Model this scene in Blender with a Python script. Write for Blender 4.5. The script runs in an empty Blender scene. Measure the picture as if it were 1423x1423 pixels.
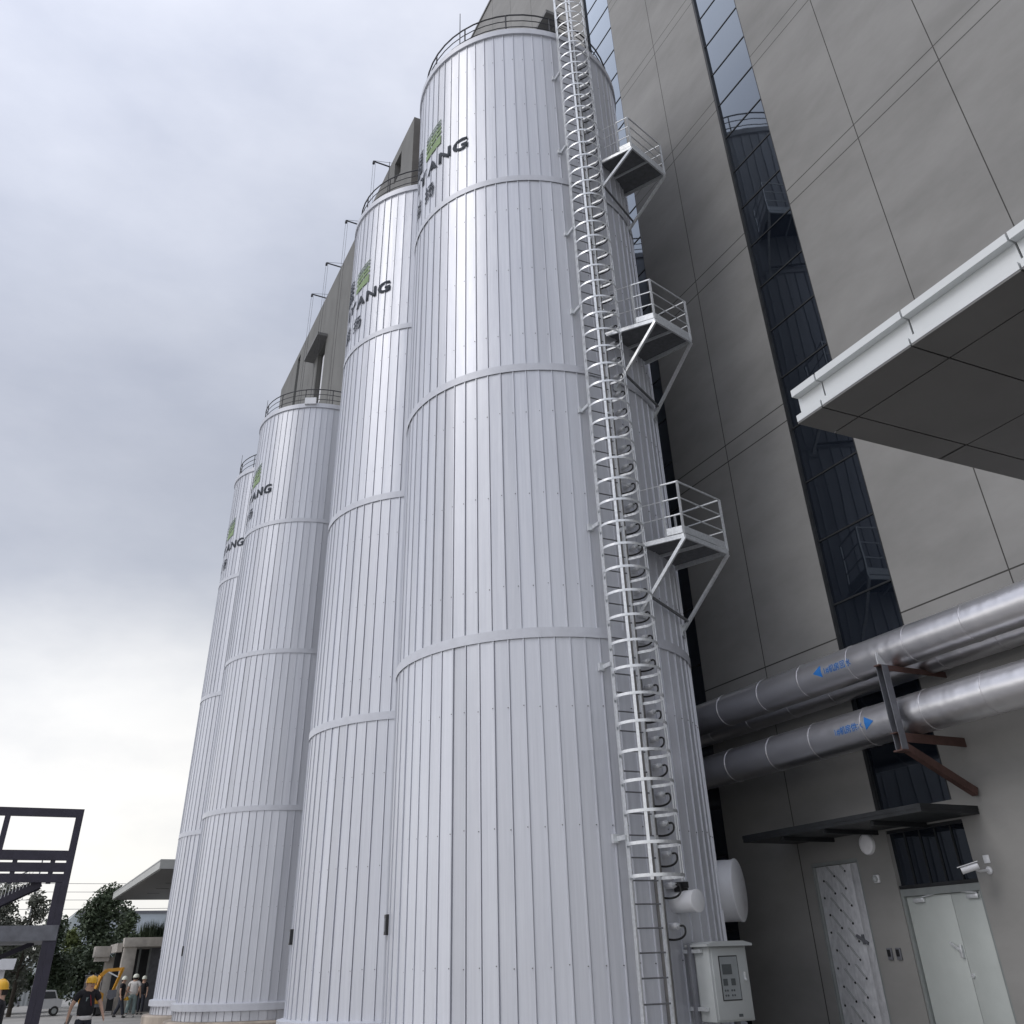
import bpy, bmesh, math, random
from mathutils import Vector, Matrix
import numpy as np

random.seed(7)
R_ = math.radians
sc = bpy.context.scene
COL = sc.collection

# ------------------------------------------------------------------ materials
def new_mat(name):
    m = bpy.data.materials.new(name); m.use_nodes = True
    nt = m.node_tree
    b = nt.nodes['Principled BSDF']
    return m, nt, b

def noise(nt, scale=(1, 1, 1), s=5.0, detail=5, rough=.6, coord='Object'):
    tc = nt.nodes.new('ShaderNodeTexCoord'); mp = nt.nodes.new('ShaderNodeMapping')
    mp.inputs['Scale'].default_value = scale
    nt.links.new(tc.outputs[coord], mp.inputs['Vector'])
    n = nt.nodes.new('ShaderNodeTexNoise')
    n.inputs['Scale'].default_value = s; n.inputs['Detail'].default_value = detail; n.inputs['Roughness'].default_value = rough
    nt.links.new(mp.outputs['Vector'], n.inputs['Vector'])
    return n

def ramp(nt, src, stops):
    r = nt.nodes.new('ShaderNodeValToRGB')
    e = r.color_ramp.elements
    while len(e) < len(stops): e.new(.5)
    for k, (p, c) in enumerate(stops):
        e[k].position = p; e[k].color = (c[0], c[1], c[2], 1) if not isinstance(c, float) else (c, c, c, 1)
    nt.links.new(src, r.inputs['Fac'])
    return r

def bump(nt, b, src, strength=.2, dist=.02):
    bp = nt.nodes.new('ShaderNodeBump'); bp.inputs['Strength'].default_value = strength; bp.inputs['Distance'].default_value = dist
    nt.links.new(src, bp.inputs['Height']); nt.links.new(bp.outputs['Normal'], b.inputs['Normal'])
    return bp

def mat(name, c, rough=.5, metal=0., var=.12, s=4., scale=(1, 1, 1), bstr=0., bdist=.01, rvar=.0, spec=None):
    m, nt, b = new_mat(name)
    n = noise(nt, scale, s)
    lo = tuple(x * (1 - var) for x in c); hi = tuple(min(1, x * (1 + var)) for x in c)
    r = ramp(nt, n.outputs['Fac'], [(.3, lo), (.7, hi)])
    nt.links.new(r.outputs['Color'], b.inputs['Base Color'])
    b.inputs['Roughness'].default_value = rough; b.inputs['Metallic'].default_value = metal
    if spec is not None: b.inputs['Specular IOR Level'].default_value = spec
    if rvar:
        rr = ramp(nt, n.outputs['Fac'], [(.3, max(0., rough - rvar)), (.7, min(1., rough + rvar))])
        nt.links.new(rr.outputs['Color'], b.inputs['Roughness'])
    if bstr: bump(nt, b, n.outputs['Fac'], bstr, bdist)
    return m

M = {}
# painted standing seam cladding of the tanks
m, nt, b = new_mat('tank_cladding')
n1 = noise(nt, (9, 9, .25), 3., 6, .65)
n2 = noise(nt, (1.4, 1.4, .5), 1.3, 4)
r1 = ramp(nt, n1.outputs['Fac'], [(.28, (.555, .571, .62)), (.72, (.645, .66, .708))])
mx = nt.nodes.new('ShaderNodeMixRGB'); mx.blend_type = 'MULTIPLY'; mx.inputs['Fac'].default_value = .7
r2 = ramp(nt, n2.outputs['Fac'], [(.3, (.93, .93, .94)), (.7, (1., 1., 1.))])
nt.links.new(r1.outputs['Color'], mx.inputs['Color1']); nt.links.new(r2.outputs['Color'], mx.inputs['Color2'])
at = nt.nodes.new('ShaderNodeAttribute'); at.attribute_name = 'tone'
mt_ = nt.nodes.new('ShaderNodeMixRGB'); mt_.blend_type = 'MULTIPLY'; mt_.inputs['Fac'].default_value = 1
nt.links.new(mx.outputs['Color'], mt_.inputs['Color1']); nt.links.new(at.outputs['Fac'], mt_.inputs['Color2'])
nt.links.new(mt_.outputs['Color'], b.inputs['Base Color'])
b.inputs['Metallic'].default_value = .30
rr = ramp(nt, n1.outputs['Fac'], [(.3, .34), (.7, .50)]); nt.links.new(rr.outputs['Color'], b.inputs['Roughness'])
n3 = noise(nt, (1, 1, .45), 3.2, 3)
bump(nt, b, n3.outputs['Fac'], .30, .02)
M['clad'] = m
M['clad_trim'] = mat('tank_trim', (.545, .56, .61), .45, .15, .06, 6)
M['screw'] = mat('screw_grey', (.10, .10, .11), .5, .4, .1)
M['galv'] = mat('galvanised_steel', (.66, .68, .70), .36, .55, .14, 25, rvar=.08)
M['galv_dark'] = mat('galvanised_deck', (.16, .165, .175), .5, .5, .2, 12)
M['rail_dark'] = mat('dark_railing', (.045, .045, .05), .5, .3, .2)
M['cable'] = mat('black_cable', (.012, .012, .013), .55)
M['duct'] = mat('dull_channel', (.22, .215, .21), .5, .4, .2, 8)
M['opal'] = mat('opal_lens', (.86, .86, .9), .35)
M['cap_white'] = mat('white_paint', (.70, .71, .74), .4, .1, .05, 4)
M['cabinet'] = mat('cabinet_paint', (.37, .39, .395), .4, 0, .05, 3)
M['cab_glass'] = mat('cabinet_window', (.23, .25, .26), .15, 0, .1)
M['screen'] = mat('dark_meter', (.07, .08, .085), .2)
M['black'] = mat('black_plastic', (.012, .012, .014), .45)
M['conc'] = mat('concrete', (.40, .375, .34), .85, 0, .2, 2.2, bstr=.2)
M['stain_conc'] = mat('stained_concrete', (.36, .31, .26), .85, 0, .35, 1.6, (1, 1, .5), bstr=.2)
m, nt, b = new_mat('stainless_jacket')
n = noise(nt, (1, .5, 1), 1.6, 2); r = ramp(nt, n.outputs['Fac'], [(.3, (.66, .655, .68)), (.7, (.76, .755, .775))])
nt.links.new(r.outputs['Color'], b.inputs['Base Color']); b.inputs['Metallic'].default_value = 1; b.inputs['Roughness'].default_value = .34
n = noise(nt, (1, 1.3, 1), 4.2, 1.5, .4); bump(nt, b, n.outputs['Fac'], .35, .02)
M['stainless'] = m
M['primer'] = mat('red_primer_steel', (.085, .045, .038), .6, .1, .35, 5)
M['grey_steel'] = mat('grey_painted_steel', (.15, .155, .175), .5, .2, .2, 5)
M['label_blue'] = mat('blue_vinyl', (.02, .15, .46), .4)
M['letter'] = mat('dark_vinyl', (.055, .062, .075), .75, 0, .2, spec=.15)
M['green_hi'] = mat('green_vinyl_dark', (.20, .25, .20), .75, spec=.15)
M['green'] = mat('green_vinyl', (.25, .335, .19), .75, 0, .1, spec=.15)
M['soffit'] = mat('soffit_panel', (.13, .128, .125), .5, .1, .08, 1.5)
M['fascia'] = mat('white_aluminium_panel', (.61, .63, .635), .38, .12, .04, 1.2)
M['joint'] = mat('black_joint', (.006, .006, .006), .8)
M['dark_steel'] = mat('dark_canopy_steel', (.022, .024, .027), .5, .3, .3)
M['frame_navy'] = mat('dark_navy_steel', (.035, .032, .05), .5, .2, .2, 3)
M['door_grey'] = mat('grey_door', (.42, .45, .44), .45, .1, .06, 2)
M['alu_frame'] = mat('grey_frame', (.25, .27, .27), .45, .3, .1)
M['bay'] = mat('bay_panel', (.15, .15, .144), .75, 0, .12, 1.2, (1, 1, .4))
M['bay_end'] = mat('bay_end_panel', (.135, .128, .12), .75, 0, .12, 1.2)
M['hood'] = mat('hood_grey', (.16, .16, .16), .6)
M['louvre'] = mat('pale_sheet', (.60, .60, .62), .5, .1)
M['bark'] = mat('bark', (.045, .037, .028), .9, 0, .3, 6)
M['roofblue'] = mat('pale_blue_sheet', (.42, .47, .52), .5, .1, .08, .5)
M['wall_pale'] = mat('pale_render', (.46, .50, .50), .7, 0, .08, .6)
M['canopy2'] = mat('grey_fascia', (.40, .41, .40), .5, .1, .08, .6)
M['dark_in'] = mat('dark_interior', (.03, .032, .035), .6)
M['yellow'] = mat('machine_yellow', (.62, .30, .03), .45, 0, .12, 4)
M['helmet_y'] = mat('yellow_helmet', (.75, .42, .03), .35, 0, .05)
M['helmet_w'] = mat('white_helmet', (.74, .76, .66), .35, 0, .05)
M['skin'] = mat('skin', (.52, .33, .24), .55, 0, .08, 8)
M['tee_black'] = mat('black_cloth', (.016, .016, .02), .9, 0, .3, 8)
M['tee_white'] = mat('white_cloth', (.68, .66, .64), .9, 0, .06, 8)
M['trouser_green'] = mat('grey_green_trousers', (.24, .31, .31), .9, 0, .1, 6)
M['trouser_dark'] = mat('dark_trousers', (.03, .033, .045), .9, 0, .2, 6)
M['shoe_white'] = mat('white_shoe', (.62, .62, .60), .6)
M['hair'] = mat('black_hair', (.012, .01, .009), .7)
M['red'] = mat('red_strap', (.28, .03, .05), .7)
M['car_white'] = mat('car_paint_white', (.42, .43, .44), .3, .1, .04)
M['car_glass'] = mat('car_window', (.02, .025, .03), .08)
M['tyre'] = mat('rubber', (.02, .02, .02), .8)
M['fence_sheet'] = mat('grey_sheet', (.33, .35, .36), .6, .1, .1, 2)

def leaf_mat(name, a, c):
    m, nt, b = new_mat(name)
    n = noise(nt, (1, 1, 1), 1.1, 4)
    r = ramp(nt, n.outputs['Fac'], [(.3, a), (.7, c)])
    nt.links.new(r.outputs['Color'], b.inputs['Base Color']); b.inputs['Roughness'].default_value = .6
    return m
M['leaf_a'] = leaf_mat('leaf_mid', (.045, .065, .035), (.10, .135, .07))
M['leaf_b'] = leaf_mat('leaf_deep', (.038, .058, .034), (.085, .115, .062))
M['leaf_c'] = leaf_mat('leaf_grey', (.085, .095, .08), (.16, .17, .135))
M['leaf_d'] = leaf_mat('leaf_fresh', (.06, .085, .025), (.13, .16, .05))

# concrete render of the big facade, panel joints cut into it
def facade_mat():
    m, nt, b = new_mat('facade_render')
    n = noise(nt, (.55, .55, 1.2), 1.1, 6, .62); n2 = noise(nt, (.3, .3, .9), .9, 5, .6); n4 = noise(nt, (3, 3, 3), 5, 3)
    r = ramp(nt, n.outputs['Fac'], [(.25, (.205, .203, .198)), (.75, (.278, .275, .269))])
    r2 = ramp(nt, n2.outputs['Fac'], [(.34, (.88, .88, .87)), (.60, (1, 1, 1))])
    mx = nt.nodes.new('ShaderNodeMixRGB'); mx.blend_type = 'MULTIPLY'; mx.inputs['Fac'].default_value = .65
    nt.links.new(r.outputs['Color'], mx.inputs['Color1']); nt.links.new(r2.outputs['Color'], mx.inputs['Color2'])
    geo = nt.nodes.new('ShaderNodeNewGeometry'); sp = nt.nodes.new('ShaderNodeSeparateXYZ')
    nt.links.new(geo.outputs['Position'], sp.inputs[0])
    def mth(op, a, bb=None):
        k = nt.nodes.new('ShaderNodeMath'); k.operation = op
        for i, x in enumerate((a, bb)):
            if x is None: continue
            if isinstance(x, (int, float)): k.inputs[i].default_value = x
            else: nt.links.new(x, k.inputs[i])
        return k.outputs[0]
    total = None
    def add(x):
        nonlocal total
        total = x if total is None else mth('MAXIMUM', total, x)
    def line(coord, p, w): add(mth('LESS_THAN', mth('ABSOLUTE', mth('SUBTRACT', coord, p)), w))
    for z in (6.05, 10.1, 10.46, 14.38, 14.74, 18.65, 19.0, 22.9, 23.25, 27.15, 27.5): line(sp.outputs['Z'], z, .011)
    for y in (-.2, 1.7, 3.59, 5.48, 7.37, 12.42, 17.4, 19.2, 21., 22.8, 24.6, 26.4, 28.2): line(sp.outputs['Y'], y, .010)
    dk = nt.nodes.new('ShaderNodeMixRGB'); nt.links.new(total, dk.inputs['Fac'])
    nt.links.new(mx.outputs['Color'], dk.inputs['Color1']); dk.inputs['Color2'].default_value = (.035, .033, .03, 1)
    nt.links.new(dk.outputs['Color'], b.inputs['Base Color'])
    b.inputs['Roughness'].default_value = .72
    h = mth('SUBTRACT', mth('MULTIPLY', n4.outputs['Fac'], .12), mth('MULTIPLY', total, .6))
    bump(nt, b, h, .35, .02)
    return m
M['facade'] = facade_mat()

m, nt, b = new_mat('dark_glass')
b.inputs['Base Color'].default_value = (.005, .007, .012, 1); b.inputs['Roughness'].default_value = .2; b.inputs['Specular IOR Level'].default_value = 0
n = noise(nt, (1, .9, .55), 1.15, 2, .4); bp = bump(nt, b, n.outputs['Fac'], .10, .05)
gls = nt.nodes.new('ShaderNodeBsdfGlossy'); gls.inputs['Color'].default_value = (.84, .92, 1, 1); gls.inputs['Roughness'].default_value = .03
nt.links.new(bp.outputs['Normal'], gls.inputs['Normal'])
lw = nt.nodes.new('ShaderNodeLayerWeight'); lw.inputs['Blend'].default_value = .5
fr_ = ramp(nt, lw.outputs['Facing'], [(.2, .07), (.42, .13), (.62, .46), (.75, .85), (1., 1.)])
ms_ = nt.nodes.new('ShaderNodeMixShader'); nt.links.new(fr_.outputs['Color'], ms_.inputs['Fac']); nt.links.new(b.outputs[0], ms_.inputs[1]); nt.links.new(gls.outputs[0], ms_.inputs[2])
nt.links.new(ms_.outputs[0], nt.nodes['Material Output'].inputs['Surface'])
M['glass'] = m

m, nt, b = new_mat('foil_wrap')
n = noise(nt, (1, 1, 1), 14, 5, .7); n2 = noise(nt, (1, 6, 3), 3, 3)
r = ramp(nt, n2.outputs['Fac'], [(.3, (.52, .53, .56)), (.7, (.72, .73, .76))]); nt.links.new(r.outputs['Color'], b.inputs['Base Color'])
b.inputs['Metallic'].default_value = .3; b.inputs['Roughness'].default_value = .38; bump(nt, b, n.outputs['Fac'], .5, .02)
M['foil'] = m

m, nt, b = new_mat('yard_concrete')
n = noise(nt, (1, 1, 1), .35, 8, .65); n2 = noise(nt, (1, 1, 1), 3, 6, .7)
r = ramp(nt, n.outputs['Fac'], [(.3, (.27, .265, .25)), (.55, (.37, .36, .34)), (.75, (.43, .42, .395))])
r2 = ramp(nt, n2.outputs['Fac'], [(.3, (.86, .86, .86)), (.7, (1, 1, 1))])
mx = nt.nodes.new('ShaderNodeMixRGB'); mx.blend_type = 'MULTIPLY'; mx.inputs['Fac'].default_value = 1
nt.links.new(r.outputs['Color'], mx.inputs['Color1']); nt.links.new(r2.outputs['Color'], mx.inputs['Color2'])
nt.links.new(mx.outputs['Color'], b.inputs['Base Color']); b.inputs['Roughness'].default_value = .8
bump(nt, b, n2.outputs['Fac'], .2, .01)
M['yard'] = m

# ------------------------------------------------------------------ mesh helpers
class MB:
    def __init__(s): s.v = []; s.f = []; s.mi = []; s.cur = 0
    def add(s, vs, fs):
        o = len(s.v); s.v += [tuple(v) for v in vs]
        for f in fs: s.f.append(tuple(i + o for i in f)); s.mi.append(s.cur)
    def box(s, x0, x1, y0, y1, z0, z1, bv=0.):
        if bv:
            bm = bmesh.new()
            vs = [bm.verts.new((x, y, z)) for x in (x0, x1) for y in (y0, y1) for z in (z0, z1)]
            for f in ((0, 1, 3, 2), (4, 6, 7, 5), (0, 4, 5, 1), (2, 3, 7, 6), (0, 2, 6, 4), (1, 5, 7, 3)): bm.faces.new([vs[i] for i in f])
            bmesh.ops.bevel(bm, geom=bm.edges[:], offset=bv, segments=2, profile=.5, affect='EDGES')
            bm.verts.index_update()
            s.add([v.co for v in bm.verts], [[v.index for v in f.verts] for f in bm.faces]); bm.free(); return
        vs = [(x, y, z) for x in (x0, x1) for y in (y0, y1) for z in (z0, z1)]
        s.add(vs, ((0, 1, 3, 2), (4, 6, 7, 5), (0, 4, 5, 1), (2, 3, 7, 6), (0, 2, 6, 4), (1, 5, 7, 3)))
    def obox(s, c, ax, ay, az):   # oriented box, half axes
        c, ax, ay, az = map(Vector, (c, ax, ay, az))
        vs = [c + ax * i + ay * j + az * k for i in (-1, 1) for j in (-1, 1) for k in (-1, 1)]
        s.add(vs, ((0, 1, 3, 2), (4, 6, 7, 5), (0, 4, 5, 1), (2, 3, 7, 6), (0, 2, 6, 4), (1, 5, 7, 3)))
    def bar(s, p, q, w, h, up=(0, 0, 1)):
        p, q = Vector(p), Vector(q); d = (q - p); L = d.length; d.normalize(); up = Vector(up)
        if abs(d.dot(up)) > .98: up = Vector((0, 1, 0))
        sx = d.cross(up).normalized(); u = sx.cross(d).normalized()
        s.obox((p + q) / 2, d * L / 2, sx * w / 2, u * h / 2)
    def tube(s, pts, r, n=8, cap=True, closed=False):
        pts = [Vector(p) for p in pts]; N = len(pts); rings = []
        rr = r if isinstance(r, (list, tuple)) else [r] * N
        prev = None; base = len(s.v); vs = []
        for i, p in enumerate(pts):
            if closed: t = pts[(i + 1) % N] - pts[i - 1]
            else: t = (pts[min(i + 1, N - 1)] - pts[max(i - 1, 0)])
            t.normalize()
            if prev is None:
                a = Vector((0, 0, 1)) if abs(t.z) < .9 else Vector((1, 0, 0))
                u = t.cross(a).normalized()
            else:
                u = (prev - t * prev.dot(t)).normalized()
            prev = u; w = t.cross(u)
            for k in range(n):
                a = 2 * math.pi * k / n
                vs.append(p + (u * math.cos(a) + w * math.sin(a)) * rr[i])
        fs = []
        for i in range(N if closed else N - 1):
            j = (i + 1) % N
            for k in range(n):
                k2 = (k + 1) % n
                fs.append((i * n + k, i * n + k2, j * n + k2, j * n + k))
        if cap and not closed:
            fs.append(tuple(range(n))[::-1]); fs.append(tuple((N - 1) * n + k for k in range(n)))
        s.add(vs, fs)
    def prism(s, poly, ext):   # planar polygon (3d points) extruded by vector
        poly = [Vector(p) for p in poly]; e = Vector(ext); n = len(poly)
        fs = [tuple(range(n))[::-1], tuple(range(n, 2 * n))]
        for i in range(n): j = (i + 1) % n; fs.append((i, j, j + n, i + n))
        s.add(poly + [p + e for p in poly], fs)
    def lathe(s, c, prof, n=64, a0=0., a1=360., axis=None):   # prof [(r, h)]
        c = Vector(c); full = abs(a1 - a0 - 360) < 1e-6
        A = Vector(axis).normalized() if axis else Vector((0, 0, 1))
        if axis:
            u = A.cross(Vector((0, 0, 1)) if abs(A.z) < .9 else Vector((1, 0, 0))).normalized(); w = A.cross(u)
        else: u, w = Vector((1, 0, 0)), Vector((0, 1, 0))
        m = len(prof); cols = n if full else n + 1; vs = []
        for i in range(cols):
            a = R_(a0 + (a1 - a0) * i / n); dd = u * math.cos(a) + w * math.sin(a)
            for r, h in prof: vs.append(c + dd * r + A * h)
        fs = []
        for i in range(n):
            j = (i + 1) % cols
            for k in range(m - 1): fs.append((i * m + k, j * m + k, j * m + k + 1, i * m + k + 1))
        s.add(vs, fs)
    def build(s, name, mats, parent=None, smooth=30, loc=None):
        me = bpy.data.meshes.new(name)
        if loc is not None:
            L = Vector(loc); vv = [tuple(Vector(v) - L) for v in s.v]
        else: vv = s.v
        me.from_pydata(vv, [], s.f)
        mats = mats if isinstance(mats, (list, tuple)) else [mats]
        for mm in mats: me.materials.append(mm)
        if len(mats) > 1: me.polygons.foreach_set('material_index', s.mi)
        bm = bmesh.new(); bm.from_mesh(me)
        bmesh.ops.recalc_face_normals(bm, faces=bm.faces[:])
        bm.to_mesh(me); bm.free()
        if smooth:
            me.polygons.foreach_set('use_smooth', [True] * len(me.polygons)); me.set_sharp_from_angle(angle=R_(smooth))
        o = bpy.data.objects.new(name, me); COL.objects.link(o)
        if getattr(s, 'tone', None):
            at = me.attributes.new('tone', 'FLOAT', 'FACE'); at.data.foreach_set('value', s.tone)
        if loc is not None: o.location = loc
        if parent is not None: attach(o, parent)
        return o

def wloc(o):
    L = o.location.copy()
    while o.parent: o = o.parent; L += o.location
    return L
def attach(o, parent):   # parents are only ever translated while things are built
    w = wloc(o); o.parent = parent; o.location = w - wloc(parent)

def thing(name, label, cat, loc=(0, 0, 0), group=None):
    o = bpy.data.objects.new(name, None); COL.objects.link(o); o.location = loc; o.empty_display_size = .3
    o['label'] = label; o['category'] = cat
    if group: o['group'] = group
    return o
def tag(o, label, cat, group=None):
    o['label'] = label; o['category'] = cat
    if group: o['group'] = group
    return o
def struct(o): o['kind'] = 'structure'; return o
def copy_thing(o, loc, label=None):
    c = o.copy(); COL.objects.link(c); c.location = loc
    if label: c['label'] = label
    for ch in list(o.children):
        d = ch.copy(); COL.objects.link(d); d.parent = c
        for g in list(ch.children):
            e = g.copy(); COL.objects.link(e); e.parent = d
    return c

def arc(c, r, a0, a1, n, z):
    return [(c[0] + r * math.cos(R_(a0 + (a1 - a0) * i / n)), c[1] + r * math.sin(R_(a0 + (a1 - a0) * i / n)), z) for i in range(n + 1)]

# ------------------------------------------------------------------ ground
g = MB(); g.add([(-900, -900, 0), (900, -900, 0), (900, 900, 0), (-900, 900, 0)], [(0, 1, 2, 3)])
struct(g.build('ground', M['yard'], smooth=0))

# ------------------------------------------------------------------ tanks
RT = 2.5
TANKS = [(7.40, 13.96), (7.39, 19.53), (7.39, 32.63), (7.46, 38.15)]
RINGS = (15.36, 10.64, 5.88)
ZTOP, ZLEDGE, ZBASE = 20.21, 1.08, .69
NS = 68

def shell_mesh(seed, phase):
    rnd = random.Random(seed); mb = MB(); tone = []; mb.tone = tone
    secs = [(ZBASE, ZLEDGE), (ZLEDGE + .01, RINGS[2] + .05), (RINGS[2] + .1, RINGS[1] + .05), (RINGS[1] + .1, RINGS[0] + .05), (RINGS[0] + .1, ZTOP + .05)]
    for si, (z0, z1) in enumerate(secs):
        ph = phase + rnd.uniform(-.5, .5)
        ro = .05 if si == 0 else 0.
        pts = []
        offs = [rnd.uniform(-.006, .006) for _ in range(NS)]
        for k in range(NS):
            a0 = ph + 360. / NS * k; da = 360. / NS
            w = .010 / RT * 180 / math.pi
            r = RT + ro
            pts += [(r + offs[k - 1], a0 - w), (r + .017, a0 - w * .8), (r + .017, a0 + w * .8), (r - .016, a0 + w * .9), (r - .016, a0 + w * 1.9), (r + offs[k], a0 + w * 2.0),
                    (r + offs[k] * .4 - .001, a0 + da * .35), (r + offs[(k)] * .4 - .001, a0 + da * .65)]
        n = len(pts); vs = []
        for z in (z0, z1):
            for r, a in pts: vs.append((r * math.cos(R_(a)), r * math.sin(R_(a)), z))
        mb.cur = 0
        mb.add(vs, [(i, (i + 1) % n, (i + 1) % n + n, i + n) for i in range(n)])
        tn = [rnd.gauss(1, .05) for _ in range(NS)]
        tone += [min(1.06, tn[i * NS // n]) for i in range(n)]
        if si == 0: continue
        mb.cur = 1
        z = z0 + .72
        while z < z1 - .3:
            for k in range(NS):
                a = R_(ph + 360. / NS * k - .55); r = RT + .004
                c = Vector((r * math.cos(a), r * math.sin(a), z + rnd.uniform(-.02, .02)))
                e = Vector((math.cos(a), math.sin(a), 0)); t = Vector((-math.sin(a), math.cos(a), 0))
                mb.obox(c, e * .006, t * .006, Vector((0, 0, .006))); tone += [1.] * 6
            z += 1.55
    return mb

def wrap_text(body, a0, a1, z0, z1, parent, name, r=RT + .019, matl=None, bold=.02, thick=.003):
    cu = bpy.data.curves.new('t', 'FONT'); cu.body = body; cu.size = 1; cu.offset = bold; cu.extrude = 0; cu.resolution_u = 3
    to = bpy.data.objects.new('t', cu); COL.objects.link(to)
    dg = bpy.context.evaluated_depsgraph_get(); dg.update()
    me = bpy.data.meshes.new_from_object(to.evaluated_get(dg))
    bm = bmesh.new(); bm.from_mesh(me)
    bpy.data.objects.remove(to); bpy.data.curves.remove(cu); bpy.data.meshes.remove(me)
    if not bm.verts: bm.free(); return None
    x0 = min(v.co.x for v in bm.verts); x1 = max(v.co.x for v in bm.verts); y0 = min(v.co.y for v in bm.verts); y1 = max(v.co.y for v in bm.verts)
    for v in bm.verts: v.co.x = (v.co.x - x0) / (x1 - x0); v.co.y = (v.co.y - y0) / (y1 - y0)
    for k in range(1, 6):
        bmesh.ops.bisect_plane(bm, geom=bm.verts[:] + bm.edges[:] + bm.faces[:], plane_co=(k / 6, 0, 0), plane_no=(1, 0, 0))
    return finish_wrap(bm, a0, a1, z0, z1, parent, name, r, matl, thick)

def finish_wrap(bm, a0, a1, z0, z1, parent, name, r, matl, thick):
    ret = bmesh.ops.extrude_face_region(bm, geom=bm.faces[:])
    up = {v for v in ret['geom'] if isinstance(v, bmesh.types.BMVert)}
    for v in bm.verts:
        a = R_(a0 + (a1 - a0) * v.co.x); rr = r + (thick if v in up else 0); z = z0 + (z1 - z0) * v.co.y
        v.co = (rr * math.cos(a), rr * math.sin(a), z)
    bmesh.ops.recalc_face_normals(bm, faces=bm.faces[:])
    me = bpy.data.meshes.new(name); bm.to_mesh(me); bm.free(); me.materials.append(matl)
    o = bpy.data.objects.new(name, me); COL.objects.link(o); o.parent = parent
    return o

def band(poly_list, a0, a1, z0, z1, parent, name, matl):
    bm = bmesh.new()
    for poly in poly_list:
        n = len(poly)
        lo, hi = poly[0], poly[1]     # (y at left, y at right) for lower and upper edge
        K = 6; vs = []
        for i in range(K + 1):
            t = i / K
            vs.append((bm.verts.new((t, lo[0] + (lo[1] - lo[0]) * t, 0)), bm.verts.new((t, hi[0] + (hi[1] - hi[0]) * t, 0))))
        for i in range(K): bm.faces.new((vs[i][0], vs[i + 1][0], vs[i + 1][1], vs[i][1]))
    return finish_wrap(bm, a0, a1, z0, z1, parent, name, RT + .018, matl, .003)

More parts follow.
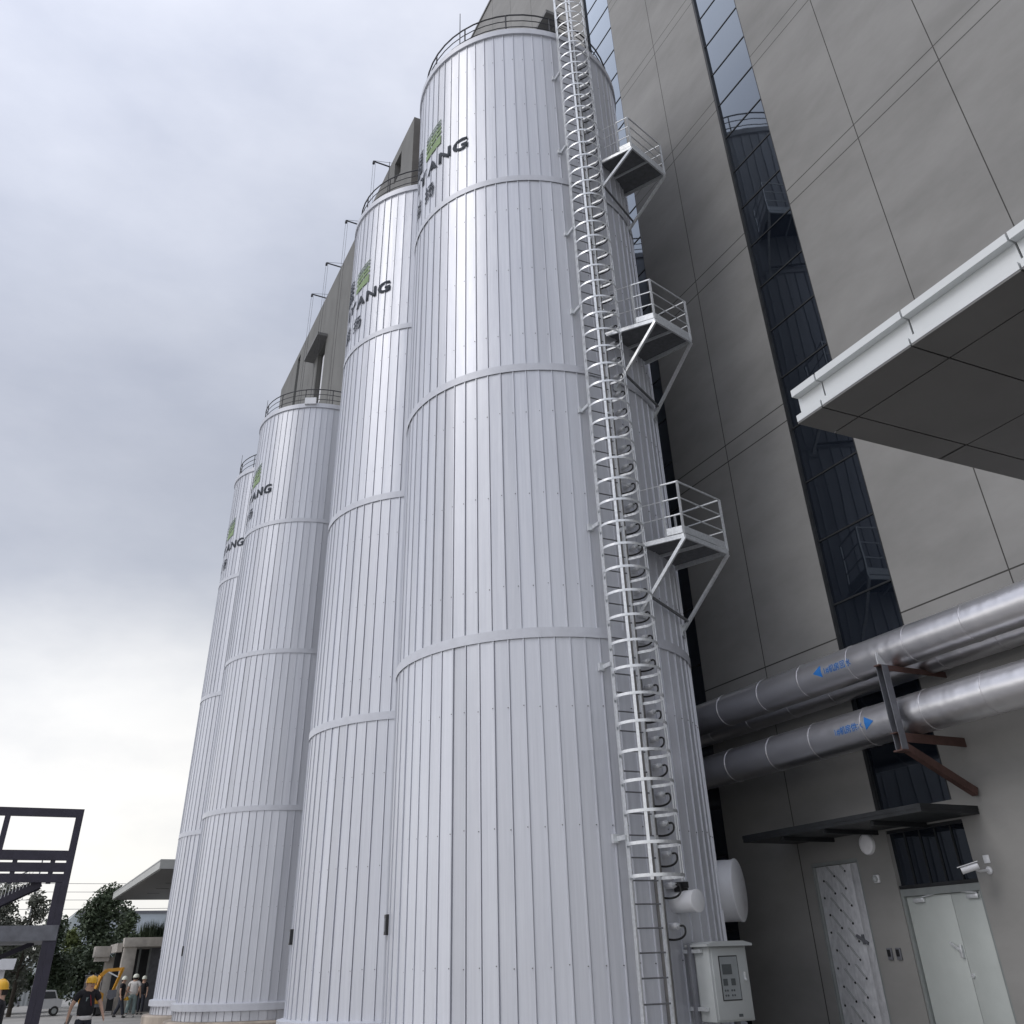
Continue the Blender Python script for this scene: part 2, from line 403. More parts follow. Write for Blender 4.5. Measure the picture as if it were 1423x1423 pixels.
LABELS = ['nearest silver grey tank, carrying the caged ladder and three landings',
          'second tank from the ladder, standing just behind the ladder tank',
          'third tank in the row, with a small box on its rim',
          'farthest tank in the row, beside the workers']
for ti, (cx, cy) in enumerate(TANKS):
    t = thing('storage_tank', LABELS[ti], 'tank', (cx, cy, ZBASE), 'silver grey storage tanks in a row')
    L = (0, 0, -ZBASE)
    def put(mb, name, mats, smooth=30, par=None):
        o = mb.build(name, mats, None, smooth); o.parent = par or t
        if par is None: o.location = (0, 0, -ZBASE)
        return o
    put(shell_mesh(10 + ti, -98.1 + (0, 1.7, 3.1, .8)[ti]), 'shell', [M['clad'], M['screw']], 20)
    for z in RINGS:
        mb = MB(); mb.lathe((0, 0, z), [(RT + .0, .08), (RT + .021, .08), (RT + .021, 0), (RT + .025, 0), (RT + .025, .15), (RT - .02, .16)], 136)
        a = R_((-136, -140, -115, -150)[ti] + z * 3); mb.obox((math.cos(a) * (RT + .017), math.sin(a) * (RT + .017), z + .075), Vector((math.cos(a), math.sin(a), 0)) * .010, Vector((-math.sin(a), math.cos(a), 0)) * .02, (0, 0, .076))
        put(mb, 'ring_band', M['clad_trim'])
    mb = MB(); mb.lathe((0, 0, 0), [(RT - .02, ZTOP - .01), (RT + .05, ZTOP - .01), (RT + .05, ZTOP + .17), (RT + .02, ZTOP + .19), (RT - .3, ZTOP + .24), (0.01, ZTOP + .55)], 136)
    put(mb, 'roof_cap', M['clad_trim'])
    mb = MB(); mb.lathe((0, 0, 0), [(RT - .02, ZLEDGE + .03), (RT + .14, ZLEDGE), (RT + .14, ZLEDGE - .16), (RT + .04, ZLEDGE - .17)], 136)
    put(mb, 'base_ledge', M['clad_trim'])
    # railing on the roof edge
    rl = MB()
    zr = ZTOP + .2; rr = RT - .10
    rl.tube(arc((0, 0), rr, 0, 352.5, 47, zr + .70), .021, 6, closed=True)
    rails = rl
    ro = put(rails, 'railing', M['rail_dark'])
    for zz in (.24, .47):
        q = MB(); q.tube(arc((0, 0), rr, 0, 352.5, 47, zr + zz), .013, 6, closed=True)
        x = put(q, 'rail', M['rail_dark'], par=ro)
    for k in range(14):
        a = R_(k * 360 / 14 + 6); q = MB(); q.tube([(rr * math.cos(a), rr * math.sin(a), zr - .05), (rr * math.cos(a), rr * math.sin(a), zr + .70)], .018, 6)
        x = put(q, 'post', M['rail_dark'], par=ro)
    # lightning rod
    a = R_((-152, -150, 165, 170)[ti]); q = MB(); q.tube([(rr * math.cos(a), rr * math.sin(a), zr - .05), (rr * math.cos(a), rr * math.sin(a), zr + 1.45)], [.014, .009], 6)
    put(q, 'lightning_rod', M['rail_dark'])
    # sight glass box near the foot
    a = R_((170.0, 172, 172.5, 172)[ti]); e = Vector((math.cos(a), math.sin(a), 0)); tt = Vector((-math.sin(a), math.cos(a), 0))
    q = MB(); q.obox(e * (RT + .02) + Vector((0, 0, 2.36)), e * .035, tt * .085, (0, 0, .125)); so = put(q, 'sight_glass', M['black'], 0)
    q = MB(); q.obox(e * (RT + .054) + Vector((0, 0, 2.36)), e * .004, tt * .055, (0, 0, .085)); put(q, 'pane', M['car_glass'], 0, so)
    # lettering and emblem
    sh = (0, 4.0, 0, 1.0)[ti]
    for ch, a0, a1, z0, z1 in (('G', -154.0, -144.6, 16.73, 17.10), ('N', -164.4, -155.4, 16.75, 17.10), ('A', -175.2, -165.6, 16.75, 17.10), ('Y', -186.2, -176.4, 16.75, 17.10), ('I', -190.2, -188.0, 16.75, 17.10),
                               ('\u626c', -177.4, -168.2, 15.98, 16.44), ('\u76ca', -191.5, -182.5, 15.98, 16.44)):
        cj = ord(ch) > 255
        wrap_text(ch, a0 + sh, a1 + sh, z0, z1, t, 'letter', RT + .019, M['letter'], .012 if cj else .032).location = L
    mid = -180.2
    for side, a0, a1 in ((0, -177.6, -163.1), (1, -197.5, -183.0)):
        lows, highs = [], []
        z = 0.
        spec = [(0., .19), (.27, .10), (.43, .085), (.575, .065), (.705, .05)]
        pol = []
        for k, (p, h) in enumerate(spec):
            s0 = .10 if k == 0 else .22; s1 = .22
            seg = ((p, p + s0), (p + h, p + h + s1))
            if side: seg = ((p + s0, p), (p + h + s1, p + h))
            pol.append(seg)
        if side == 0:
            band(pol[:3], a0 + sh, a1 + sh, 17.33, 18.25, t, 'emblem', M['green']).location = L
            band(pol[3:], a0 + sh, a1 + sh, 17.33, 18.25, t, 'emblem', M['green_hi']).location = L
        else:
            band(pol, a0 + sh, a1 + sh, 17.33, 18.25, t, 'emblem', M['letter']).location = L
    if ti == 2:
        a = R_(-116); e = Vector((math.cos(a), math.sin(a), 0)); tt = Vector((-math.sin(a), math.cos(a), 0))
        q = MB(); q.obox(e * (RT + .06) + Vector((0, 0, ZTOP + .24)), e * .07, tt * .22, (0, 0, .14)); put(q, 'rim_box', M['cap_white'], 0)
    if ti == 0:
        # manhole drum and agitator housing on the near tank
        a = R_(-52); e = Vector((math.cos(a), math.sin(a), 0))
        q = MB(); q.lathe(Vector((9.72 - cx, 12.38 - cy, 2.67)) - e * .62, [(.40, 0), (.40, .575), (.41, .58), (.41, .605), (.395, .615), (0.001, .62)], 48, axis=e)
        put(q, 'manhole_cover', M['cap_white'], 40)
    # plinth
    p = MB(); p.lathe((cx, cy, 0), [(2.80, 0), (2.80, .64), (2.76, .685), (.01, .685)], 72)
    tag(p.build('concrete_plinth', M['stain_conc'], None, 30, (cx, cy, 0)), ['stained round concrete plinth under the nearest tank', 'stained round concrete plinth under the second tank', 'stained round concrete plinth under the third tank', 'stained round concrete plinth under the farthest tank'][ti], 'plinth', 'concrete plinths under the tanks')

TC = TANKS[0]
def pol(a, r, z, c=TC): return Vector((c[0] + r * math.cos(R_(a)), c[1] + r * math.sin(R_(a)), z))

# ------------------------------------------------------------------ caged ladder on the near tank
LX0, LX1, LY = 7.12, 7.55, 11.27
lad = thing('caged_ladder', 'tall galvanised caged ladder fixed to the front of the nearest tank', 'ladder', (7.335, LY, .2))
ZL = 22.4
for x in (LX0, LX1):
    mb = MB(); mb.box(x - .012, x + .012, LY - .035, LY + .035, .15, ZL, .004); mb.build('stringer', M['galv'], lad)
rung_src = None
z = .35; k = 0
while z < ZL - .2:
    if rung_src is None:
        mb = MB(); mb.tube([(LX0 + .012, LY, 0), (LX1 - .012, LY, 0)], .0105, 6); rung_src = mb.build('rung', M['galv_dark'], lad); rung_src.location.z += z; z0r = z
    else:
        c = rung_src.copy(); COL.objects.link(c); c.location.z += z - z0r
    z += .2615
hoop_src = None
HC = (7.335, 11.0); HR = .365
def hoop_pts(r):
    pts = [(LX0 - .012, LY)]
    pts += [(HC[0] + r * math.cos(R_(a)), HC[1] + r * math.sin(R_(a))) for a in range(168, 373, 12)]
    pts += [(LX1 + .012, LY)]
    return pts
z = 2.73; n = 0
while z < ZL:
    if hoop_src is None:
        mb = MB(); P0, P1 = hoop_pts(HR), hoop_pts(HR - .006)
        h = .019; N = len(P0); vs = []
        for i in range(N):
            vs += [(*P0[i], -h), (*P0[i], h), (*P1[i], h), (*P1[i], -h)]
        fs = []
        for i in range(N - 1):
            for q in range(4): fs.append((i * 4 + q, i * 4 + (q + 1) % 4, i * 4 + 4 + (q + 1) % 4, i * 4 + 4 + q))
        fs += [(0, 1, 2, 3), ((N - 1) * 4, (N - 1) * 4 + 1, (N - 1) * 4 + 2, (N - 1) * 4 + 3)]
        mb.add(vs, fs); hoop_src = mb.build('cage_hoop', M['galv'], lad, 40); hoop_src.location.z += z
    else:
        c = hoop_src.copy(); COL.objects.link(c); c.location.z += z - 2.73
    z += .3655; n += 1
ztop_h = z - .3655
for a in (228, 318, 350):
    e = Vector((math.cos(R_(a)), math.sin(R_(a)), 0)); tt = Vector((-e.y, e.x, 0)); c = Vector((HC[0], HC[1], 0)) + e * (HR - .010)
    mb = MB(); mb.obox(c + Vector((0, 0, (2.70 + ztop_h) / 2)), e * .003, tt * .021, (0, 0, (ztop_h - 2.66) / 2)); mb.build('cage_strap', M['galv'], lad, 0)
mb = MB(); mb.box(LX0 - .026, LX0 - .014, 11.19, 11.235, 2.70, ztop_h); mb.build('cage_strap', M['galv'], lad, 0)
for zb in (1.0, 3.2, 5.45, 7.65, 9.85, 12.0, 13.95, 16.3, 18.7):
    for s, x in ((-1, LX0), (1, LX1)):
        mb = MB(); mb.box(min(x, x + s * .05), max(x, x + s * .05), LY - .02, 11.49, zb - .03, zb + .03)
        if s < 0: mb.box(x - .115, x - .02, 11.43, 11.485, zb - .055, zb + .055)
        mb.build('wall_bracket', M['galv'], lad, 0)

# cable channel beside the ladder
mb = MB(); mb.box(7.60, 7.70, 11.40, 11.485, .9, 20.1, .006)
tag(mb.build('cable_channel', M['duct'], None, 30, (7.65, 11.44, .9)), 'narrow grey cable channel running up beside the ladder', 'cable channel')

# temperature probes, each with its looped cable
pl = []
zz = 2.12; i = 0
probe = None
pr_group = 'probes with looped black cables up the nearest tank'
def probe_at(z):
    a = -80.5; e = Vector((math.cos(R_(a)), math.sin(R_(a)), 0)); tt = Vector((-e.y, e.x, 0))
    base = pol(a, RT - .02, z)
    t = thing('temperature_probe', 'small probe with looped black cable, one of a column beside the ladder cage', 'probe', base, pr_group)
    q = MB(); q.tube([base, base + e * .15], .040, 14); q.build('stub', M['cap_white'], t, 40)
    q = MB(); q.tube([base + e * .15, base + e * .20], .026, 10); q.tube([base + e * .17, base + e * .175], .034, 6); q.build('gland', M['galv'], t, 40)
    p0 = base + e * .20
    pts = [p0, p0 + e * .04 + tt * .01, p0 + e * .065 + tt * .015 + Vector((0, 0, -.03)), p0 + e * .06 + tt * .01 + Vector((0, 0, -.09)), p0 + e * .01 - tt * .02 + Vector((0, 0, -.135)), p0 - e * .08 - tt * .07 + Vector((0, 0, -.15)), p0 - e * .19 - tt * .12 + Vector((0, 0, -.135))]
    # smooth
    sm = []
    for k in range(len(pts) - 1):
        A = pts[max(k - 1, 0)]; B = pts[k]; Cc = pts[k + 1]; D = pts[min(k + 2, len(pts) - 1)]
        for s in (0, .25, .5, .75):
            sm.append(.5 * ((2 * B) + (Cc - A) * s + (2 * A - 5 * B + 4 * Cc - D) * s * s + (3 * B - A - 3 * Cc + D) * s ** 3))
    sm.append(pts[-1])
    q = MB(); q.tube(sm, .013, 6); q.build('cable', M['cable'], t, 60)
    return t, base
probe, pb = probe_at(2.20)
probe['label'] = 'lowest probe with looped cable, below the agitator cylinder'; del probe['group']; probe['group'] = pr_group
zlist = [2.66 + .3655 * k for k in range(47)]
for k, z in enumerate(zlist):
    copy_thing(probe, (pb.x, pb.y, z), 'small probe with looped black cable, one of a column beside the ladder cage')

# agitator cylinder with black clamp
a = -77.5; e = Vector((math.cos(R_(a)), math.sin(R_(a)), 0)); b0 = pol(a, RT - .03, 2.47)
t = thing('sampling_cylinder', 'white capped cylinder sticking out of the tank between ladder and cabinet', 'pipe stub', b0)
q = MB(); q.lathe(b0, [(.125, 0), (.125, .40), (.132, .405), (.132, .43), (.12, .437), (.001, .44)], 28, axis=e); q.build('body', M['cap_white'], t, 40)
q = MB(); q.obox(b0 + e * .16 + Vector((0, 0, .17)), e * .06, Vector((-e.y, e.x, 0)) * .07, (0, 0, .055)); q.obox(b0 + e * .24 + Vector((0, 0, .19)), e * .03, Vector((-e.y, e.x, 0)) * .035, (0, 0, .035)); q.build('clamp', M['black'], t, 0)

# control cabinet
cb = thing('control_cabinet', 'light grey control cabinet with meter window at the foot of the tank', 'cabinet', (8.3, 11.2, 1.2))
q = MB(); q.box(8.0, 8.58, 11.0, 11.40, 1.19, 1.965, .008); q.build('body', M['cabinet'], cb)
q = MB(); q.box(8.03, 8.55, 10.982, 11.0, 1.21, 1.945, .004); door = q.build('door', M['cabinet'], cb)
q = MB(); q.prism([(7.94, 10.93, 1.965), (8.64, 10.93, 1.965), (8.64, 10.93, 1.99), (8.50, 10.93, 2.02), (8.08, 10.93, 2.02), (7.94, 10.93, 1.99)], (0, .50, 0)); q.build('rain_roof', M['cabinet'], cb, 0)
q = MB(); q.box(8.12, 8.41, 10.976, 10.982, 1.40, 1.865, .002); w = q.build('window_frame', M['black'], door, 0)
q = MB(); q.box(8.132, 8.398, 10.972, 10.976, 1.412, 1.853); q.build('window', M['cab_glass'], door, 0)
q = MB(); q.box(8.155, 8.30, 10.969, 10.972, 1.67, 1.775); q.build('meter', M['screen'], door, 0)
for x in (8.15, 8.27): q = MB(); q.box(x, x + .065, 10.969, 10.972, 1.555, 1.625); q.build('meter', M['screen'], door, 0)
for z in (1.505, 1.455):
    for x in (8.165, 8.20, 8.265, 8.30): q = MB(); q.lathe((x, 10.972, z), [(.011, 0), (.011, .006), (.001, .007)], 10, axis=(0, -1, 0)); q.build('button', M['screen'], door, 0)
q = MB(); q.box(8.475, 8.50, 10.955, 10.982, 1.60, 1.69, .004); q.lathe((8.487, 10.96, 1.61), [(.016, 0), (.012, .02), (.001, .021)], 10, axis=(0, -1, 0)); q.build('handle', M['galv'], door)
q = MB(); q.box(8.33, 8.39, 10.978, 10.982, 1.235, 1.265); q.build('name_plate', M['screen'], door, 0)
for x in (7.955, 8.60):
    for z in (1.30, 1.90): q = MB(); q.box(min(x, 8.3) if x < 8 else x - .02, x + .04, 11.12, 11.5, z, z + .04); q.build('mounting_arm', M['galv'], cb, 0)
q = MB(); q.box(7.93, 7.99, 11.30, 11.36, 0, 2.0, .004); q.build('support_post', M['grey_steel'], cb)
q = MB(); q.box(8.52, 8.58, 11.30, 11.36, 0, 1.19, .004); q.build('support_post', M['grey_steel'], cb)

# ------------------------------------------------------------------ landings
def landing(z, q4, label):
    A, B, Cc, D = [Vector((*p, z)) for p in q4]
    ctr = (A + B + Cc + D) / 4
    t = thing('landing_platform', label, 'platform', ctr, 'cantilever landings on the nearest tank')
    q = MB(); q.prism([p + Vector((0, 0, .012)) for p in (A, B, Cc, D)], (0, 0, .012)); q.build('deck', M['galv_dark'], t, 0)
    f = MB()
    for p, s in ((A, B), (B, Cc), (Cc, D)): f.bar(p + Vector((0, 0, -.03)), s + Vector((0, 0, -.03)), .035, .075)
    f.bar(A + (D - A) * .5 + Vector((0, 0, -.02)), B + (Cc - B) * .5 + Vector((0, 0, -.02)), .03, .05)
    f.build('frame', M['galv'], t, 0)
    H = .93; up = Vector((0, 0, H))
    M1 = A + (B - A) * .62
    posts = [M1, B, Cc, D + (Cc - D) * .12]
    for p in posts:
        q = MB(); q.bar(p, p + up, .032, .032); q.build('post', M['galv'], t, 0)
    for h, rr in ((H, .017), (.64, .013), (.35, .013)):
        q = MB(); hv = Vector((0, 0, h))
        q.tube([M1 + hv, B + hv, Cc + hv, D + (Cc - D) * .12 + hv], rr, 6, True); q.build('rail', M['galv'], t, 60)
        q = MB(); q.tube([Vector((LX1, LY - .1, z + h)), A + (B - A) * .15 + hv, M1 + hv], .008, 5); q.build('chain', M['galv'], t, 60)
    kb = MB()
    for p, s in ((M1, B), (B, Cc), (Cc, D + (Cc - D) * .12)): kb.bar(p + Vector((0, 0, .09)), s + Vector((0, 0, .09)), .006, .12)
    kb.build('toe_board', M['galv'], t, 0)
    # braces back to the tank
    ends = []
    for p, ang, dz in ((B, -79, -1.12), (Cc, -48, -1.12)):
        eN = pol(ang, RT + .02, z + dz); ends.append(eN)
        q = MB(); q.bar(p + Vector((0, 0, -.06)), eN, .05, .05); q.build('brace', M['galv'], t, 0)
        q = MB(); e = (eN - Vector((TC[0], TC[1], eN.z))).normalized(); q.obox(eN, e * .012, Vector((-e.y, e.x, 0)) * .09, (0, 0, .09)); q.build('fixing_plate', M['galv'], t, 0)
    q = MB(); s = .18
    q.bar(ends[0] + (B - ends[0]) * .2, ends[1] + (Cc - ends[1]) * .12, .035, .035); q.build('tie_bar', M['galv_dark'], t, 0)
    return t
landing(7.50, [(7.955, 11.463), (8.393, 10.80), (9.498, 11.13), (9.087, 12.07)], 'lowest of three cantilever landings beside the ladder')
landing(11.66, [(7.71, 11.43), (8.308, 10.65), (9.32, 10.95), (8.92, 11.95)], 'middle of three cantilever landings beside the ladder')
landing(16.48, [(8.09, 11.50), (8.48, 10.83), (9.60, 11.22), (9.11, 12.17)], 'highest of three cantilever landings beside the ladder')

# ------------------------------------------------------------------ main building
bld = thing('factory_building', 'huge grey concrete building with vertical dark glass strips behind the tanks', 'building', (14, 20, 0))
def wall_holes(x0, x1, y0, y1, z0, z1, holes, name, mt, parent):
    ys = sorted({y0, y1} | {h[0] for h in holes} | {h[1] for h in holes}); zs = sorted({z0, z1} | {h[2] for h in holes} | {h[3] for h in holes})
    mb = MB()
    for i in range(len(ys) - 1):
        for j in range(len(zs) - 1):
            yc, zc = (ys[i] + ys[i + 1]) / 2, (zs[j] + zs[j + 1]) / 2
            if any(h[0] < yc < h[1] and h[2] < zc < h[3] for h in holes): continue
            for x in (x0, x1): mb.add([(x, ys[i], zs[j]), (x, ys[i + 1], zs[j]), (x, ys[i + 1], zs[j + 1]), (x, ys[i], zs[j + 1])], [(0, 1, 2, 3)])
    def q(a, b): mb.add([(x0, *a), (x0, *b), (x1, *b), (x1, *a)], [(0, 1, 2, 3)])
    for (a, b, c, d) in [(y0, y1, z0, z1)] + holes:
        q((a, c), (b, c)); q((b, c), (b, d)); q((b, d), (a, d)); q((a, d), (a, c))
    me = mb.build(name, mt, parent, 0)
    return me
XW = 11.0
S1, S2 = (14.2, 15.6), (9.27, 10.64)
MH = (17.3, 18.5, 29.0, 30.7)
holes = [(S1[0], S1[1], .3, 38.4), (S2[0], S2[1], 3.52, 38.4), (9.2, 10.55, 0, 3.28), (11.2, 12.2, 0, 3.0), MH]
wall_holes(XW, XW + .4, -16, 31.1, 0, 39.5, holes, 'wall', M['facade'], bld)
mb = MB(); mb.box(XW + .4, 34, -16, 31.1, 0, 39.3); mb.build('building_core', M['facade'], bld, 0)
mb = MB(); mb.box(XW - .05, XW + .5, -16, 31.1, 39.5, 39.62); mb.build('coping', M['hood'], bld, 0)
def strip(y0, y1, z0, z1, zs):
    mb = MB(); mb.add([(XW + .06, y0, z0), (XW + .06, y1, z0), (XW + .06, y1, z1), (XW + .06, y0, z1)], [(0, 1, 2, 3)]); gs = mb.build('glass_strip', M['glass'], bld, 0)
    fr = MB()
    for z in zs: fr.box(XW + .045, XW + .058, y0 + .04, y1 - .06, z - .013, z + .013)
    fr.box(XW + .015, XW + .058, y0, y0 + .035, z0, z1); fr.box(XW + .005, XW + .058, y1 - .055, y1, z0, z1)
    fr.build('mullion_frame', M['dark_steel'], gs, 0)
mull = [6.59 + 1.107 * k for k in range(29)]
strip(*S2, 3.52, 38.4, [4.4, 5.5] + mull)
strip(*S1, .3, 38.4, [1.1, 2.2, 3.3, 4.4, 5.5] + mull)
# dark lintel strip between the glass and the doors, transom, doors
mb = MB(); mb.add([(XW + .07, 9.2, 2.56), (XW + .07, 10.55, 2.56), (XW + .07, 10.55, 3.28), (XW + .07, 9.2, 3.28)], [(0, 1, 2, 3)])
tr = mb.build('transom_window', M['glass'], bld, 0)
fr = MB(); fr.box(XW + .02, XW + .068, 9.2, 10.55, 3.24, 3.28); fr.box(XW + .02, XW + .068, 9.2, 10.55, 2.56, 2.60)
for y in (9.47, 9.74, 10.01, 10.28): fr.box(XW + .05, XW + .068, y - .008, y + .008, 2.60, 3.24)
fr.build('window_frame', M['dark_steel'], tr, 0)
dd = MB(); dd.box(XW + .02, XW + .16, 9.2, 10.55, 2.47, 2.555); dd.box(XW + .02, XW + .16, 9.2, 9.245, 0, 2.47); dd.box(XW + .02, XW + .16, 10.505, 10.55, 0, 2.47)
dfr = dd.build('door_frame', M['alu_frame'], bld, 0)
for y0, y1 in ((9.25, 9.738), (9.744, 10.50)):
    mb = MB(); mb.box(XW + .06, XW + .11, y0, y1, .01, 2.465, .004); lf = mb.build('door_leaf', M['door_grey'], bld)
    ys = y1 - .1 if y0 < 9.5 else y0 + .05
    if y0 > 9.5:
        h = MB(); h.box(XW + .02, XW + .06, 9.76, 9.80, 1.76, 1.90, .006); h.bar((XW + .025, 9.78, 1.84), (XW + .025, 9.92, 1.93), .02, .025); h.lathe((XW + .06, 9.71, 1.57), [(.028, 0), (.024, .02), (.001, .022)], 12, axis=(-1, 0, 0)); h.build('handle', M['galv'], lf)
        h = MB(); h.box(XW + .02, XW + .06, 10.18, 10.36, 2.39, 2.44, .005); h.bar((XW + .035, 10.2, 2.45), (XW + .035, 9.98, 2.475), .015, .015); h.build('door_closer', M['galv'], lf)
    else:
        h = MB(); h.box(XW + .02, XW + .06, 9.29, 9.47, 2.39, 2.44, .005); h.bar((XW + .035, 9.3, 2.45), (XW + .035, 9.55, 2.475), .015, .015); h.build('door_closer', M['galv'], lf)
# foil wrapped door
dd = MB(); dd.box(XW + .005, XW + .12, 11.2, 12.2, 2.955, 3.0); dd.box(XW + .005, XW + .12, 11.2, 11.235, 0, 2.955); dd.box(XW + .005, XW + .12, 12.165, 12.2, 0, 2.955)
dd.build('door_frame', M['alu_frame'], bld, 0)
rnd = random.Random(4)
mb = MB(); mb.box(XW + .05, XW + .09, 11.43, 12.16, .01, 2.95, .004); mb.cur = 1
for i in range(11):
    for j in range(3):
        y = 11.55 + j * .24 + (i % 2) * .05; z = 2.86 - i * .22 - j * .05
        for o_ in (-.012, .014):  # darker bars: film creases plus the bolts' drop shadow lines, modelled in grey
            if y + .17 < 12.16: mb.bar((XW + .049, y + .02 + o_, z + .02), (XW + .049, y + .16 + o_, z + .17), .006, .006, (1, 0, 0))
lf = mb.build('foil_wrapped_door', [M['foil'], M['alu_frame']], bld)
mb = MB(); mb.box(XW + .045, XW + .085, 11.24, 11.425, .01, 2.95, .004); lf2 = mb.build('foil_wrapped_door', M['foil'], bld)
k = 0
for i in range(11):
    for j in range(3):
        y = 11.55 + j * .24 + (i % 2) * .05; z = 2.86 - i * .22 - j * .05
        if z < .1: continue
        q = MB(); q.lathe((XW + .05, y, z), [(.017, 0), (.013, .01), (.001, .012)], 10, axis=(-1, 0, 0)); q.build('bolt_head', M['black'], lf, 0)
h = MB(); h.bar((XW + .03, 11.36, 1.95), (XW + .03, 11.56, 2.05), .03, .035); h.box(XW + .03, XW + .052, 11.43, 11.47, 1.94, 2.06); h.build('handle', M['grey_steel'], lf)
# door canopy
dc = MB(); dc.box(9.97, 10.998, 8.9, 12.45, 3.30, 3.345); dc.box(9.965, 10.02, 8.895, 12.455, 3.345, 3.395); dc.box(10.02, 10.998, 8.895, 8.95, 3.345, 3.395); dc.box(10.02, 10.998, 12.40, 12.455, 3.345, 3.395)
for y in (9.8, 10.7, 11.6): dc.box(10.02, 10.99, y - .025, y + .025, 3.245, 3.299)
dc.build('door_canopy', M['dark_steel'], bld, 0)
# hood over the high window of the main wall
mb = MB(); mb.box(10.45, 10.999, 17.15, 18.7, 30.72, 30.88); mb.build('window_hood', M['hood'], bld, 0)
mb = MB(); mb.box(XW + .15, XW + .2, MH[0], MH[1], MH[2], MH[3]); mb.build('window_panel', M['dark_in'], bld, 0)
# projecting bay farther along
BX = 10.2
bh = [(33.0, 34.1, 37.4, 39.0), (46.8, 48.7, 30.7, 35.3), (54.7, 55.6, 28, 39.2), (46.8, 48.7, 22, 28.6)]
wall_holes(BX, BX + .5, 31.1, 61, 0, 39.7, bh, 'bay_wall', M['bay'], bld)
mb = MB(); mb.box(BX + .5, 30, 31.105, 61, 0, 39.65); mb.build('bay_core', M['bay_end'], bld, 0)
mb = MB(); mb.box(BX - .001, BX + .501, 31.09, 31.104, 0, 39.7); mb.build('bay_end_wall', M['bay_end'], bld, 0)
for (a, b_, c, d), mm in zip(bh, ('dark_in', 'dark_in', 'glass', 'dark_in')):
    mb = MB(); mb.box(BX + .3, BX + .34, a, b_, c, d); mb.build('bay_window', M[mm], bld, 0)
mb = MB(); mb.box(BX + .05, BX + .12, 46.8, 47.4, 30.7, 34.3); mb.build('sliding_shutter', M['louvre'], bld, 0)
for z in (35.35, 28.7):
    mb = MB(); mb.box(9.55, BX - .001, 46.5, 49.9, z, z + .2); mb.build('window_hood', M['hood'], bld, 0)
for y in range(33, 61, 3):
    mb = MB(); mb.box(BX - .004, BX + .01, y - .012, y + .012, 0, 39.7)
    mb.build('panel_joint', M['bay_end'], bld, 0)
# roof hoists
hsrc = None
for i, y in enumerate((36.9, 42.3, 46.7, 50.3)):
    lab = ['roof hoist arm nearest the tall tanks, overhanging the roof edge', 'second roof hoist arm from the bay corner', 'third roof hoist arm, above the high hooded window', 'roof hoist arm farthest along the roof edge'][i]
    base = Vector((BX + .4, y - 1.3, 39.7))
    if hsrc is None:
        hsrc = thing('roof_hoist', lab, 'hoist', base, 'hoist arms along the roof edge')
        q = MB(); q.bar(base + Vector((.6, 0, .55)), base + Vector((-1.25, 0, .62)), .055, .07); q.build('arm', M['rail_dark'], hsrc, 0)
        q = MB(); q.bar(base + Vector((.1, 0, -.03)), base + Vector((.1, 0, .55)), .08, .08); q.build('stand', M['rail_dark'], hsrc, 0)
        q = MB(); q.tube([base + Vector((.3, 0, .6)), base + Vector((.1, 0, 1.0)), base + Vector((-1.2, 0, .68))], .012, 5); q.build('stay_wire', M['rail_dark'], hsrc, 0)
        q = MB(); q.box(base.x - 1.28, base.x - 1.16, base.y - .07, base.y + .07, base.z + .42, base.z + .6); q.build('pulley', M['rail_dark'], hsrc, 0)
        for dx, r in ((-1.25, .009), (-1.12, .009)):
            q = MB(); q.tube([base + Vector((dx, 0, .5)), base + Vector((dx, .03, -9)), base + Vector((dx - .05, 0, -22))], r, 5); q.build('cable', M['rail_dark'], hsrc, 0)
    else:
        copy_thing(hsrc, base, lab)

# wall mounted bits
t = thing('bulkhead_lamp', 'round white wall lamp above the grey wall between the doors', 'wall lamp', (XW, 10.93, 3.15))
q = MB(); q.lathe((XW, 10.93, 3.15), [(.138, 0), (.138, .03), (.13, .045)], 32, axis=(-1, 0, 0)); q.build('base', M['cap_white'], t, 40)
q = MB(); q.lathe((XW, 10.93, 3.15), [(.131, .040), (.125, .050), (.09, .056), (.001, .058)], 32, axis=(-1, 0, 0)); q.build('diffuser', M['opal'], t, 50)
t = thing('motion_sensor', 'tiny white sensor on the wall below the round lamp', 'sensor', (XW, 10.88, 2.71))
q = MB(); q.box(XW - .035, XW, 10.84, 10.94, 2.66, 2.76, .01); q.build('base', M['cap_white'], t)
q = MB(); q.lathe((XW - .035, 10.89, 2.71), [(.04, 0), (.035, .03), (.001, .045)], 16, axis=(-1, 0, 0)); q.build('lens', M['cabinet'], t, 50)
for y, lab in ((10.95, 'black wall socket nearer the foil wrapped door'), (10.79, 'black wall socket nearer the grey double door')):
    t = thing('wall_socket', lab, 'socket', (XW, y, 1.82), 'pair of black sockets between the doors')
    q = MB(); q.box(XW - .03, XW, y - .042, y + .042, 1.75, 1.89, .008); q.build('plate', M['grey_steel'], t)
    q = MB(); q.box(XW - .036, XW - .03, y - .028, y + .028, 1.79, 1.87); q.build('cover', M['black'], t, 0)
t = thing('security_camera', 'white bullet camera on a wall arm beside the transom window', 'camera', (XW, 8.99, 2.68))
q = MB(); q.lathe((XW, 8.99, 2.67), [(.045, 0), (.045, .015), (.03, .03), (.001, .031)], 20, axis=(-1, 0, 0)); q.build('base', M['cap_white'], t, 40)
q = MB(); q.tube([(XW - .02, 8.99, 2.67), (XW - .2, 8.97, 2.66), (XW - .33, 8.94, 2.68)], .016, 8); q.build('arm', M['cap_white'], t, 50)
c0 = Vector((XW - .34, 8.94, 2.70)); dv = Vector((-.62, .72, -.22)).normalized()
